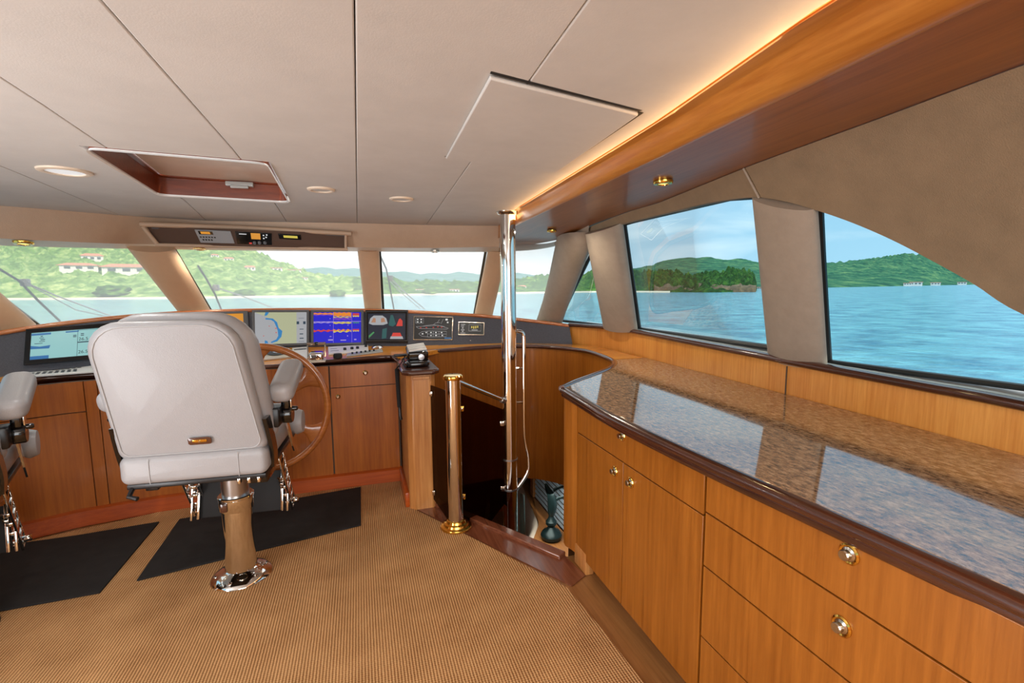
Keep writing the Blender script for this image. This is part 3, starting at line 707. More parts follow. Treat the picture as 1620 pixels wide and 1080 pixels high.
# ---- stairwell: curved timber wall with dark rounded capping
rp = [(690, 553), (725, 549.5), (760, 547), (800, 545), (840, 545), (880, 547), (925, 552), (955, 561), (972, 570), (965, 580), (940, 590), (912, 600), (889, 610)]
RC = [onZ(*q, .965) for q in rp]; RC[0].x = .47
RCS = smooth(RC, 6)
b = MB(); b.grid([[Vector((p.x, p.y, z)) for p in RCS[:-3]] for z in (-.30, .2, .6, .95)], .02, (.2, .4, 0)); struct(b.build('wall_stair', 'cabinet_wood'))
b = MB(); b.tube([p+Vector((0, 0, -.016)) for p in RCS], .021, 12, ry=.85); struct(b.build('trim_24', 'dark_trim_x'))
# honey ledge between capping and dash / hull panel
outs = []
for p in RCS:
    if p.y > 3.9 and p.x < 1.75: outs.append(Vector((p.x, interp(BY, p.x)+.01, interp(BZ, p.x)+.002)))
    else: outs.append(Vector((min(2.02, max(p.x+.05, 1.99)), p.y+.0, .962)))
cut_i = next(i for i, p in enumerate(RCS) if p.y < 3.1 and p.x > 1.5)
b = MB(); b.grid([[p+Vector((0, 0, -.004)) for p in RCS[:cut_i]], outs[:cut_i]], .02, (0, 0, -1)); struct(b.build('trim_25', 'ledge_wood'))

# ---- granite worktop and starboard cabinets
gt = None
wallx = lambda y: interp([(v.y, v.x) for v in sorted(TRS, key=lambda v: v.y)], y)+.008
fe = [onZ(*q, .957) for q in ((1620, 952), (1375, 843), (1130, 735), (1010, 680), (940, 645), (915, 629))]
FE = [(-1.4, 1.06), (.3, 1.05)]+sorted([(p.y, p.x) for p in fe])
ysg = [-1.4+i*.2 for i in range(19) if -1.4+i*.2 < 2.15]+[2.2, 2.3]
left = [Vector((interp(FE, y)+.03, y, .957)) for y in ysg]
tipc = [p+Vector((.012, -.012, -.008)) for p in reversed(RCS[cut_i-2:])]
right = [Vector((wallx(y), y, .957)) for y in (2.9, 2.3, 1.5, .5, -1.4)]
poly = left+[Vector((p.x, p.y, .957)) for p in tipc]+[Vector((wallx(3.12), 3.12, .957))]+right
b = MB(); b.prism([p+Vector((0, 0, -.03)) for p in poly], (0, 0, .03)); gt = b.build('granite_worktop', 'granite', bev=.004); tag(gt, 'long polished brown speckled granite worktop under the starboard windows', 'worktop')
b = MB(); ep = [Vector((interp(FE, y)+.012, y, .938)) for y in ysg if y < 2.2]+[Vector((RCS[-1].x+.0, RCS[-1].y-.06, .938)), RCS[-1]+Vector((.0, 0, -.026))]
ep = smooth(ep, 3)
def swp(path, prof):
    rg = []
    for i, p in enumerate(path):
        t = (path[min(i+1, len(path)-1)]-path[max(0, i-1)]); t.z = 0; t.normalize(); s = Vector((-t.y, t.x, 0)); rg.append([p+s*a+Vector((0, 0, c)) for a, c in prof])
    return rg
prof = [(-.03, .018), (-.004, .019), (.010, .012), (.015, .002), (.010, -.009), (.002, -.014), (.004, -.022), (0, -.034), (-.008, -.04), (-.03, -.04)]
b.rings(swp(ep, prof)); b.build('edge_moulding', 'dark_trim', gt, ang=60)
# cabinets
FXC = 1.062
def cab_panel(parent, y0, y1, z0, z1, name, g=.0025, x=FXC, m='cabinet_wood'):
    b = MB(); b.box((x+.009, (y0+y1)/2, (z0+z1)/2), (.018, y1-y0-2*g, z1-z0-2*g)); return b.build(name, m, parent, bev=.0015)
def cab_body(nm, y0, y1, label):
    t = thing(nm, (1.4, (y0+y1)/2, 0), label, 'cabinet')
    b = MB(); b.box((1.52, (y0+y1)/2, .5), (.88, y1-y0-.004, .83)); b.build('carcass', 'seam_dark', t)
    b = MB(); b.box((1.16, (y0+y1)/2, .045), (.06, y1-y0-.004, .08)); b.build('plinth', 'threshold_wood', t); return t
c1 = cab_body('sideboard_cabinet', 1.268, 2.245, 'honey wood cabinet with one wide drawer above two doors beside the stair opening')
d = cab_panel(c1, 1.268, 2.245, .735, .915, 'drawer'); knob(d, (FXC, onX(985, 689, FXC).y, onX(985, 689, FXC).z), (-1, 0, 0), .95)
ysp = onX(985, 800, FXC).y
d = cab_panel(c1, ysp, 2.245, .075, .735, 'door'); q = onX(973, 745, FXC); knob(d, q, (-1, 0, 0), .95)
d = cab_panel(c1, 1.268, ysp, .075, .735, 'door'); q = onX(998, 763, FXC); knob(d, q, (-1, 0, 0), .95)
# rounded end post of the cabinet and its foot
b = MB(); arc = [(FXC+.001, 2.248), (FXC-.010, 2.29), (FXC-.024, 2.335), (FXC-.020, 2.372), (1.09, 2.42)]+[(1.30, 2.44), (1.30, 2.248)]
b.prism([(x, y, .06) for x, y in arc], (0, 0, .86)); b.build('end_post', 'cabinet_wood', c1)
b = MB(); b.box((1.085, 2.20, .06), (.05, .14, .118), bev=.006); b.build('foot', 'column_wood', c1)
c2 = cab_body('drawer_cabinet', .268, 1.262, 'honey wood chest of four wide drawers nearest the camera')
zs = [.915, .752, .565, .31, .075]
for i in range(4):
    d = cab_panel(c2, .268, 1.262, zs[i+1], zs[i], 'drawer')
    if i == 0: q = onX(1344, 876, FXC)
    elif i == 1: q = onX(1332, 990, FXC)
    else: q = Vector((FXC, .765, (zs[i]+zs[i+1])/2))
    knob(d, q, (-1, 0, 0), 1.0)
c3 = cab_body('drawer_cabinet', -.74, .262, 'honey wood chest of drawers behind the camera, at the aft end of the sideboard')
for i in range(4): cab_panel(c3, -.74, .262, zs[i+1], zs[i], 'drawer')
# ================================================================== FLOOR MATS
def mat_px(name, px, label):
    b = MB(); P = [onZ(a, c, .012) for a, c in px]
    b.prism([Vector((p.x, p.y, .0095)) for p in P], (0, 0, .010)); o = b.build(name, 'mat_black', bev=.003); tag(o, label, 'floor mat', 'rubber floor mats at the helm'); return o
mat_px('floor_mat', [(0, 967), (158, 938), (252, 826), (120, 848), (-110, 880), (-140, 1000)], 'black floor mat at the left edge, in front of the port helm seat')
mat_px('floor_mat', [(216, 919), (571, 831), (571, 771), (284, 822)], 'black floor mat under the central helm chair, right of the carpet gap')
# ================================================================== HELM CHAIRS
def rrect(x0, x1, y0, y1, r, n=6, x0t=None, x1t=None, rt=None):
    """rounded quad outline, ccw; x0t/x1t give a different top width"""
    x0t = x0 if x0t is None else x0t; x1t = x1 if x1t is None else x1t; rt = rt or r
    cs = [(x1-r, y0+r, r, -90), (x1t-rt, y1-rt, rt, 0), (x0t+rt, y1-rt, rt, 90), (x0+r, y0+r, r, 180)]
    return [(cx+q*math.cos(R_(a+90*k/n)), cy+q*math.sin(R_(a+90*k/n))) for cx, cy, q, a in cs for k in range(n+1)]
def make_chair(loc, rz, label):
    t = thing('helm_chair', (0, 0, 0), label, 'helm chair', 'white leather helm chairs')
    bpy.context.view_layer.update()
    ox = -.030
    # backrest: hard shell behind, cushion in front; leaning aft with height
    def FB(y0, s=1.0):
        lean = .20
        def F(u, v, w): return Vector((ox+u, y0-(v-.75)*lean+w, v-(w*lean*.5)))
        return F
    o1 = rrect(-.29, .285, .775, 1.375, .05, 6, -.315, .235, .13)
    # facet: right upper shoulder folds forward
    b = MB(); b.pad(o1, FB(-.36), .075, .03, 4); sh = b.build('backrest_shell', 'white_leather', t, ang=60)
    o2 = rrect(-.30, .31, .80, 1.405, .06, 6, -.30, .275, .17)
    b = MB(); b.pad(o2, FB(-.30), .12, .05, 5); cu = b.build('backrest_cushion', 'white_leather', t, ang=60)
    b = MB(); F = FB(-.365); ol = rrect(-.268, .262, .80, 1.352, .04, 6, -.29, .21, .12)
    b.tube([F(u, v, .004) for u, v in ol], .0025, 6, closed=True); b.build('piping', 'piping', sh)
    # badge
    b = MB(); b.pad(rrect(-.045+.03, .045+.03, .835, .868, .010), lambda u, v, w: F(u-.0, v, -w), .006, .002, 2); bd = b.build('badge', 'dark_trim_x', t)
    b = MB(); b.pad(rrect(-.028+.03, .028+.03, .845, .858, .006), lambda u, v, w: F(u, v, -.006-w), .002, .0008, 2); b.build('badge_inlay', 'brass', bd)
    b = MB(); b.lathe([(0, .0), (.004, 0), (.004, .004), (0, .004)], F(.03, .8515, -.008), (0, -1, 0), 12); b.build('badge_stud', 'chrome', bd)
    # lower back roll / seat
    b = MB(); b.pad(rrect(-.285, .285, .675, .80, .035), lambda u, v, w: Vector((ox+u, -.385+w, v)), .17, .03, 4); b.build('lumbar_roll', 'white_leather', t, ang=60)
    for sx in (-.17, .17): b = MB(); b.tube([Vector((ox+sx, -.386, .68)), Vector((ox+sx, -.387, .79))], .0015, 6); b.build('piping', 'piping', t)
    b = MB(); b.pad(rrect(-.27, .27, -.24, .30, .07), lambda u, v, w: Vector((ox+u, v, .675+w)), .13, .045, 5); s_ = b.build('seat_cushion', 'white_leather', t, ang=60)
    b = MB(); b.tube([Vector((ox-.25, .32, .77)), Vector((ox, .34, .775)), Vector((ox+.25, .32, .77))], [.062, .068, .062], 18); b.lathe([(0, -.02), (.04, -.015), (.06, 0)], (ox+.25, .32, .77), (1, 0, 0), 18); b.lathe([(0, .0), (.045, .008), (.062, .03)], (ox-.275, .32, .77), (1, 0, 0), 18); b.build('seat_bolster', 'white_leather', t, ang=60)
    b = MB(); b.lathe([(0, -.018), (.03, -.014), (.058, -.004), (.07, .02), (.058, .05), (0, .056)], (ox+.30, .12, .775), (1, 0, 0), 24); b.build('side_bolster', 'white_leather', t, ang=60)
    b = MB(); b.box((ox, -.03, .662), (.54, .66, .022), bev=.004); b.build('seat_pan', 'black_plastic', t)
    for x in (.16, .20, .24): b = MB(); b.box((ox+x, -.34, .648), (.012, .05, .026), bev=.003); b.build('spring_bracket', 'chrome', t)
    b = MB(); b.box((ox+.215, -.22, .632), (.09, .16, .05), bev=.006); b.build('slide_lock', 'black_gloss', t)
    b = MB(); b.box((ox-.19, -.31, .645), (.05, .05, .03), bev=.006); b.tube([(ox-.25, -.35, .66), (ox-.255, -.38, .63), (ox-.22, -.39, .622)], .01, 8); b.build('recline_lever', 'black_plastic', t)
    # side frames: black curved strap from hinge to pan
    for sx in (-1, 1):
        b = MB(); P = [(ox+sx*.287, -.36, .93), (ox+sx*.292, -.335, .86), (ox+sx*.295, -.30, .76), (ox+sx*.285, -.27, .68)]
        b.rings([[Vector(p)+Vector((sx*a, c, 0)) for a, c in ((-.008, -.035), (.008, -.035), (.008, .035), (-.008, .035))] for p in smooth(P, 4)]); b.build('side_strap', 'black_gloss', t)
        b = MB(); b.lathe([(0, -.03), (.040, -.03), (.044, -.024), (.044, .024), (.040, .030), (0, .030)], (ox+sx*.335, -.20, .90), (1, 0, 0), 28); h = b.build('arm_hinge', 'black_gloss', t)
        b = MB(); b.box((ox+sx*.30, -.25, .905), (.05, .10, .09), bev=.01); b.build('hinge_bracket', 'black_plastic', h)
        b = MB(); b.lathe([(0, 0), (.011, 0), (.011, .018), (.007, .024), (0, .024)], (ox+sx*.366, -.205, .925), (sx, 0, 0), 16); b.build('hinge_knob', 'black_gloss', h)
        b = MB(); b.box((ox+sx*.338, -.205, .96), (.035, .05, .09), bev=.006); b.build('arm_post', 'black_gloss', h)
        b = MB(); b.box((ox+sx*.362, -.20, .955), (.008, .045, .10), bev=.003); b.build('arm_plate', 'chrome', h)
        # pad tilted nose-up
        b = MB(); a = R_(16)
        def FA(u, v, w, sx=sx): y, z = v, w; return Vector((ox+sx*.335+u, -.14+y*math.cos(a)-z*math.sin(a), 1.055+y*math.sin(a)+z*math.cos(a)))
        b.pad(rrect(-.055, .055, -.17, .17, .045), lambda u, v, w: FA(u, v, w-.045), .09, .035, 5); b.build('armrest', 'white_leather', t, ang=70)
        # chrome stay from hinge down to the footrest
        b = MB(); P = [(ox+sx*.325, -.17, .88), (ox+sx*.322, -.10, .80), (ox+sx*.318, -.02, .70), (ox+sx*.312, .05, .64)]
        b.rings([[Vector(p)+Vector((sx*a_, c, 0)) for a_, c in ((-.004, -.018), (.004, -.018), (.004, .018), (-.004, .018))] for p in smooth(P, 3)]); b.build('seat_stay', 'chrome', t)
    # footrest hanging forward under the seat
    ox -= .05
    fr = MB(); fr.box((ox, .37, .30), (.46, .02, .23), rot=Matrix.Rotation(R_(-16), 3, 'X'), bev=.004); ft = fr.build('footrest_pad', 'black_rubber', t)
    b = MB(); b.tube([(ox-.26, .43, .19), (ox+.26, .43, .19)], .010, 10); b.build('footrest_bar', 'chrome', ft)
    for sx in (-1, 1):
        sp = MB(); x0 = ox+sx*.255
        # ladder plate with windows: two rails and rungs
        A, B_ = Vector((x0, .16, .655)), Vector((x0, .45, .175)); dz = (B_-A)
        up = Vector((0, -dz.z, dz.y)).normalized()
        for o_ in (-.042, .042):
            c = (A+B_)/2+up*o_; sp.box(c, (.010, .016, dz.length), rot=Matrix.Rotation(math.atan2(-dz.y, dz.z)+math.pi, 3, 'X'), bev=.002)
        for k in range(8):
            c = A+dz*(k/7); sp.box(c, (.010, .084, .018), rot=Matrix.Rotation(math.atan2(-dz.y, dz.z)+math.pi, 3, 'X'), bev=.002)
        pl = sp.build('footrest_plate', 'chrome', t)
        b = MB(); b.box((x0-sx*.035, .345, .31), (.014, .014, .24), rot=Matrix.Rotation(R_(-16), 3, 'X'), bev=.003); b.box((x0-sx*.004, .335, .31), (.012, .014, .24), rot=Matrix.Rotation(R_(-16), 3, 'X'), bev=.003)
        for k in range(4): b.box((x0-sx*.02, .36-.014*k, .22+.055*k), (.034, .016, .016), bev=.003)
        b.build('side_bracket', 'chrome', t)
        b = MB(); b.lathe([(0, -.01), (.018, -.01), (.021, 0), (.016, .008), (.016, .018), (.020, .022), (.012, .028), (0, .028)], B_+Vector((sx*.006, 0, .02)), (sx, 0, 0), 20); b.build('adjusting_knob', 'chrome', pl)
        b = MB()
        for k in range(5): b.lathe([(0, -.008), (.014, -.006), (.014, .006), (0, .008)], A+dz*(.62+k*.09)+Vector((-sx*.028, -.02+.02*(k % 2), 0)), (1, 0, 0), 12)
        b.tube([A+dz*.55+Vector((-sx*.045, 0, 0)), B_+Vector((-sx*.045, 0, 0))], .008, 8); b.build('linkage', 'chrome', pl)
    # pedestal
    b = MB(); b.lathe([(.063, .38), (.063, .665)], (0, 0, 0), n=36); b.build('inner_column', 'steel_brushed', t)
    b = MB(); b.lathe([(.074, .045), (.072, .10), (.070, .20), (.070, .42)], (0, 0, 0), n=36); b.build('pedestal', 'chrome', t)
    b = MB(); b.lathe([(.070, .375), (.078, .375), (.080, .379), (.080, .436), (.083, .44), (.083, .448), (.078, .452), (.063, .452)], (0, 0, 0), n=36); co = b.build('collar', 'chrome', t)
    b = MB(); b.box((-.035, -.074, .41), (.032, .02, .045), bev=.005); b.build('clamp_block', 'dark_trim_x', co)
    b = MB(); b.lathe([(.072, .056), (.080, .050), (.098, .043), (.118, .034), (.136, .022), (.144, .013), (.146, .009), (.146, .0095), (0, .0095)], (0, 0, 0), n=48); bs = b.build('base_flange', 'chrome', t)
    for k in range(6):
        a = R_(20+60*k); b = MB(); b.lathe([(0, .034), (.009, .034), (.009, .040), (.005, .043), (0, .043)], (.118*math.cos(a), .118*math.sin(a), -.004), n=12); b.build('flange_bolt', 'chrome', bs)
    t.location = loc; t.rotation_euler = (0, 0, rz); return t
ch = make_chair((0, 0, 0), 0, 'white leather helm chair on chrome pedestal, seen whole from behind before the wheel')
p_ = onZ(383, 908, .01); ch.location = (p_.x, p_.y, .002); ch.rotation_euler = (0, 0, R_(-4))
ch2 = copy_tree(ch); ch2.location = (-1.75, 2.60, 0); ch2.rotation_euler = (0, 0, R_(20)); ch2['label'] = 'white leather helm chair cut off by the left edge, armrest and chrome footrest visible'

# ================================================================== STEERING WHEEL
WC = Vector((-.60, 3.2, .765)); WR = .385
wh_ = thing('steering_wheel', WC, 'large varnished wooden steering wheel behind the helm chair', 'steering wheel')
b = MB(); b.tube([WC+Vector((WR*math.cos(a), 0, WR*math.sin(a))) for a in [2*math.pi*k/72 for k in range(72)]], .0215, 14, closed=True); b.build('rim', 'wheel_wood', wh_)
for k in range(6):
    a = R_(30+60*k); d = Vector((math.cos(a), 0, math.sin(a))); s = Vector((-d.z, 0, d.x)); b = MB(); rg = []
    for i in range(15):
        t = i/14; r = .05+(WR-.065)*t; w = .023+.075*max(0, (t-.62)/.38)**2.4+.012*max(0, (.2-t)/.2); th = .012
        rg.append([WC+d*r+s*w*math.cos(q)+Vector((0, th*math.sin(q), 0)) for q in [2*math.pi*j/12 for j in range(12)]])
    b.rings(rg); b.build('spoke', 'wheel_wood', wh_)
b = MB(); b.lathe([(0, -.03), (.03, -.03), (.04, -.022), (.062, -.015), (.068, 0), (.062, .015), (.03, .02)], WC, (0, 1, 0), 32); b.build('hub', 'wheel_wood', wh_)
b = MB(); b.lathe([(0, -.042), (.022, -.04), (.03, -.03), (.03, -.026)], WC, (0, 1, 0), 24); b.build('hub_cap', 'chrome', wh_)
b = MB(); b.lathe([(.022, .01), (.022, .30), (.05, .32), (.07, .50), (.07, .512)], WC, (0, 1, 0), 24); b.build('steering_column', 'chrome', wh_)

# ================================================================== STAIR OPENING: POLE, POST, GLASS, RAILS
PX, PY = .936, 3.04
pole = thing('support_pole', (PX, PY, 0), 'tall polished steel pole rising from the stairwell to the ceiling', 'pole')
b = MB(); b.lathe([(.050, -1.75), (.050, ZC-.005)], (PX, PY, 0), n=40); b.build('tube', 'chrome', pole)
b = MB(); b.lathe([(.05, ZC-.022), (.062, ZC-.018), (.074, ZC-.006), (.075, ZC-.0005), (.05, ZC-.0005)], (PX, PY, 0), n=40); b.build('ceiling_flange', 'nickel', pole)
for z in (.33, .12, -.25, -.62):
    b = MB(); b.lathe([(.050, z-.006), (.0535, z-.005), (.0535, z+.005), (.050, z+.006)], (PX, PY, 0), n=36); b.build('joint_ring', 'steel_brushed', pole)
rx = onY(829, 600, PY).x
gr = thing('hand_rail', (rx, PY, 0), 'slender steel handrail standing off the starboard side of the pole', 'handrail')
def hz(py): return onY(815, py, PY).z
P = smooth([(PX+.045, PY, hz(524)), (PX+.065, PY, hz(524)), (rx-.006, PY, hz(528)), (rx, PY, hz(545)), (rx, PY, hz(600)), (rx, PY, hz(680)), (rx+.012, PY-.0, hz(705)), (rx+.03, PY, hz(728)), (rx+.02, PY, hz(750)), (PX+.04, PY, hz(775))], 6)
b = MB(); b.tube(P, .0125, 12); b.build('rail', 'chrome', gr)
for py in (583, 637):
    b = MB(); b.tube([(PX+.045, PY, hz(py)), (rx, PY, hz(py))], .007, 10); b.build('standoff', 'chrome', gr)
qx, qy = onZ(722, 835, 0)[:2]
post = thing('guard_post', (qx, qy, 0), 'short steel post with brass cap and stepped brass base at the stair opening', 'post')
ph = onY(713, 596, qy).z
b = MB(); b.lathe([(.046, .03), (.046, ph-.01)], (qx, qy, 0), n=40); b.build('tube', 'chrome', post)
b = MB(); b.lathe([(.046, ph-.018), (.058, ph-.014), (.0605, ph-.004), (.059, ph+.006), (.052, ph+.012), (0, ph+.014)], (qx, qy, 0), n=40); b.build('cap', 'brass', post)
b = MB(); b.lathe([(.046, .062), (.056, .058), (.060, .045), (.074, .040), (.078, .028), (.094, .022), (.097, .012), (.097, .010), (0, .010)], (qx, qy, 0), n=40); b.build('base_flange', 'brass', post)
rl = thing('guard_rail', (qx, qy, ph), 'thin steel guard rail sloping from the brass-capped post down to the tall pole', 'handrail')
ra, rb_ = onY(726, 604, qy+.02), onY(798, 634, PY-.03); 
b = MB(); b.tube([ra, rb_+(rb_-ra).normalized()*.02], .0135, 12); b.build('rail', 'chrome', rl)
b = MB(); b.lathe([(.0135, -.03), (.019, -.03), (.019, .0), (.0135, .0)], rb_, (rb_-ra), 16); b.build('end_collar', 'steel_brushed', rl)
# smoked glass panels
def gpanel(pts, label, clips, m='smoked_glass'):
    n = (pts[1]-pts[0]).cross(pts[2]-pts[0]).normalized(); g = thing('glass_panel', sum(pts, Vector())/len(pts), label, 'glass panel')
    b = MB(); b.prism([p-n*.004 for p in pts], n*.008); b.build('pane', m, g)
    for c, mm in clips:
        b = MB(); b.box(c, (.03, .022, .034), rot=Matrix.Rotation(math.atan2(n.x, -n.y)*-1, 3, 'Z'), bev=.004); k = b.build('clip', mm, g)
        b = MB(); b.lathe([(0, 0), (.007, 0), (.006, .004), (0, .005)], c+Vector((0, -.011, 0)), (0, -1, 0), 12); b.build('screw', 'nickel', k)
    return g
a0 = Vector((.430, 3.145, 0)); a1 = Vector((qx-.03, qy+.04, 0))
tl = onY(670, 610, a0.y); tl.x, tl.y = a0.x, a0.y; tr1 = Vector((a1.x, a1.y, onY(702, 619, a1.y).z))
gpanel([Vector((a0.x, a0.y, .07)), Vector((a1.x, a1.y, .02)), tr1, tl], 'narrow smoked glass pane between the wooden column and the brass-capped post', [(Vector((a0.x, a0.y-.008, .80)), 'nickel'), (Vector((a0.x, a0.y-.008, .12)), 'nickel')])
g0 = Vector((qx+.045, qy+.02, 0)); g1 = Vector((PX-.05, PY-.01, 0))
def gz(px, py, g): return onY(px, py, g.y).z
gp = [Vector((g0.x, g0.y, gz(727, 622, g0))), Vector((g1.x, g1.y, gz(798, 647, g1))), Vector((g1.x, g1.y, gz(799, 797, g1))), Vector((g0.x+.14, g0.y+.06, -.10)), Vector((g0.x, g0.y, -.08))]
gpanel(gp, 'larger smoked glass pane between the brass-capped post and the tall pole', [(Vector((g0.x+.006, g0.y-.01, gz(731, 645, g0))), 'brass'), (Vector((g0.x+.006, g0.y-.01, gz(735, 783, g0))), 'brass'), (Vector((g1.x-.01, g1.y-.01, gz(800, 668, g1))), 'nickel'), (Vector((g1.x-.01, g1.y-.01, gz(803, 770, g1))), 'nickel')])
g2 = [Vector((PX+.055, PY-.02, -.06)), Vector((PX+.20, PY-.16, -.16)), Vector((PX+.20, PY-.16, -.62)), Vector((PX+.055, PY-.02, -.62))]
g2 = [onY(823, 780, PY), onY(829, 782, PY-.05), onY(831, 858, PY-.05), onY(823, 850, PY)]
gpanel(g2, 'small clear glass pane below floor level beside the foot of the pole', [], 'clear_glass')

# ================================================================== LOWER DECK, seen down the stairwell
b = MB(); b.box((.9, 4.6, -2.0), (4.4, 5.4, .04)); struct(b.build('floor_lower', 'lower_wood'))
b = MB(); b.box((2.12, 4.5, -.55), (.04, 4.8, 2.9)); struct(b.build('wall_right_hull', 'cream_paint'))
b = MB(); b.box((1, 6.9, -1.05), (4, .04, 1.9)); struct(b.build('wall_bow_lower', 'red_wood'))
b = MB(); b.box((.6, 5.75, -.12), (4.4, 2.4, .04)); struct(b.build('ceiling_lower', 'seam_dark'))
b = MB(); b.box((-.6, 4.4, -1.0), (.04, 4.6, 1.9)); struct(b.build('wall_left_hull', 'red_wood'))
b = MB(); b.box((1, 2.06, -1.0), (3.2, .04, 1.85)); struct(b.build('wall_aft_hull', 'red_wood'))
light('lower_deck_fill', 'AREA', (1.45, 3.7, -.36), 5, (1, .96, .9), .5)  # unseen fill added to brighten the deck below
mat('blind_paint', (176, 200, 212), .4); BXX = 1.75
bl = thing('window_blind', (BXX, 4.0, -.8), 'pale blue slatted blind low on the hull side, seen through the stair opening', 'blind')
bz0, bz1 = -.80, -.34
b = MB(); n = 9
for i in range(n):
    z = bz0+(bz1-bz0)*(i+.5)/n; b.box((BXX, 4.0, z), (.004, 1.5, .030), rot=Matrix.Rotation(R_(12), 3, 'Y'))
b.build('slats', 'blind_paint', bl)
b = MB(); b.box((BXX+.03, 4.0, (bz0+bz1)/2), (.01, 1.5, bz1-bz0)); b.build('backing', 'seam_dark', bl)
b = MB(); b.box((BXX, 4.80, (bz0+bz1)/2), (.05, .08, bz1-bz0)); b.build('frame', 'lower_wood', bl)
# timber counter with curved cream settee back
wz = -.80
sc_ = onZ(872, 852, wz)
b = MB(); b.prism([Vector((BXX-.01, 3.1, wz)), Vector((BXX-.01, 5.2, wz)), onZ(850, 775, wz), onZ(835, 740, wz), onZ(820, 750, wz), onZ(846, 800, wz), onZ(852, 830, wz), onZ(840, 862, wz), onZ(850, 873, wz), onZ(885, 873, wz)+Vector((.0, -.0, 0))], (0, 0, -.04)); cnt = b.build('lower_counter', 'lower_wood', bev=.004); tag(cnt, 'curved light wooden counter on the deck below, carrying the dark sculpture', 'counter')
b = MB(); P = [onZ(q[0], q[1], wz-.02) for q in ((818, 752), (834, 775), (846, 800), (852, 825), (848, 850), (838, 866), (828, 880))]
Pi = smooth(P, 6); cen = onZ(800, 850, wz-.02)
rg = []
for p in Pi:
    d = (cen-p); d.z = 0; d.normalize(); rg.append([p+Vector((0, 0, -.7)), p+Vector((0, 0, -.01)), p+d*.02+Vector((0, 0, .012)), p+d*.05+Vector((0, 0, .012)), p+d*.10+Vector((0, 0, -.04)), p+d*.20+Vector((0, 0, -.22)), p+d*.26+Vector((0, 0, -.5)), p+d*.28+Vector((0, 0, -.7))])
b.rings(rg, closed=True); st = b.build('curved_settee', 'cream_paint', ang=60); tag(st, 'cream curved stair surround on the deck below beside the pole foot', 'stair surround')
b = MB()
for k in range(7): b.box((.48-.02*k, 3.2+.22*k, -1.3+.18*k-.4), (.66, .24, .03), bev=.004)
for k in range(7): b.box((.48-.02*k, 3.31+.22*k, -1.39+.18*k-.4), (.66, .02, .17))
stp = b.build('stair_flight', 'lower_wood'); tag(stp, 'flight of wooden steps going down inside the stair opening', 'stairs')
# bird sculpture
sb = sc_; S = (onZ(872, 852, wz)-EYE).length
sculp = thing('bird_sculpture', sb, 'dark green bronze sculpture of a rising bird on a round foot, on the lower counter', 'sculpture')
b = MB(); b.lathe([(0, 0), (.075, 0), (.095, .02), (.098, .045), (.08, .075), (.045, .095), (.03, .12), (.05, .145), (.05, .17), (.028, .20), (.02, .23)], sb, n=24); b.build('base', 'bronze_green', sculp)
b = MB(); q = lambda x, z: sb+Vector((x, -.2*x, z)); b.tube(smooth([q(0, .21), q(.005, .27), q(.01, .34), q(-.005, .42), q(-.03, .47), q(-.05, .53)], 5), [.018+.0*i for i in range(6)]+[.03]*6+[.036]*6+[.03]*6+[.022]*2, 12) if False else b.tube(smooth([q(0, .21), q(.005, .27), q(.01, .34), q(-.005, .42), q(-.03, .47), q(-.05, .53)], 5), [.02, .024, .028, .032, .036, .038, .040, .042, .043, .044, .044, .043, .042, .040, .038, .036, .034, .032, .03, .028, .026, .024, .021, .018, .014, .006], 12); b.build('body', 'bronze_green', sculp)
for sx, z0 in ((1, .46), (1, .36)):
    b = MB(); rg = []
    for i in range(8):
        t = i/7; c = q(.02+.14*t, z0+.03*math.sin(t*2.4)); w = .035*(1-t)**.6+.006; rg.append([c+Vector((0, .008*math.cos(a), 0))+Vector((0, 0, w*math.sin(a)*.5)) for a in [2*math.pi*j/8 for j in range(8)]])
    b.rings(rg); b.build('wing', 'bronze_green', sculp)

# ================================================================== DISPLAYS on the dash
def quadF(px4):
    """px4: tl, tr, br, bl pixels on the dash -> F(u,v,w) with v up"""
    tl, tr, br, bl = [dsh(*q) for q in px4]
    n = (tr-tl).cross(bl-tl).normalized()
    if n.y > 0: n = -n
    def F(u, v, w=0): return bl.lerp(br, u).lerp(tl.lerp(tr, u), v)+n*w
    return F, n
def quad(F, u0, v0, u1, v1, w, b=None, th=.0006):
    own = b is None; b = b or MB(); b.rings([[F(u0, v0, w), F(u1, v0, w), F(u1, v1, w), F(u0, v1, w)], [F(u0, v0, w+th), F(u1, v0, w+th), F(u1, v1, w+th), F(u0, v1, w+th)]]); return b
def display(px4, label, name='display', bez='bezel_grey', bw=.06, scr='s_black', bh=None, base=.0, th=.018):
    F, n = quadF(px4); bh = bh or bw*1.25; c = F(.5, .5, 0)
    t = thing(name, c, label, 'display screen')
    # frame: outer box with inner rim
    b = MB(); o = [(0, 0), (1, 0), (1, 1), (0, 1)]; i_ = [(bw, bh), (1-bw, bh), (1-bw, 1-bh), (bw, 1-bh)]
    R = [[F(u, v, .001) for u, v in o], [F(u, v, th) for u, v in o], [F(u, v, th) for u, v in i_], [F(u, v, th-.006) for u, v in i_]]
    b.rings(R, cap=False); b.build('bezel', bez, t, bev=.0015)
    sc = quad(F, bw, bh, 1-bw, 1-bh, th-.008).build('screen', scr, t)
    G = lambda u, v, w=0: F(bw+(1-2*bw)*u, bh+(1-2*bh)*v, th-.0065+w)
    return t, sc, G
def poly(G, pts, m, parent, name='screen_graphic', w=.0004):
    b = MB(); b.rings([[G(u, v, w) for u, v in pts], [G(u, v, w+.0004) for u, v in pts]]); return b.build(name, m, parent)
def rct(G, u0, v0, u1, v1, m, parent, w=.0004, name='screen_graphic'): return poly(G, [(u0, v0), (u1, v0), (u1, v1), (u0, v1)], m, parent, name, w)
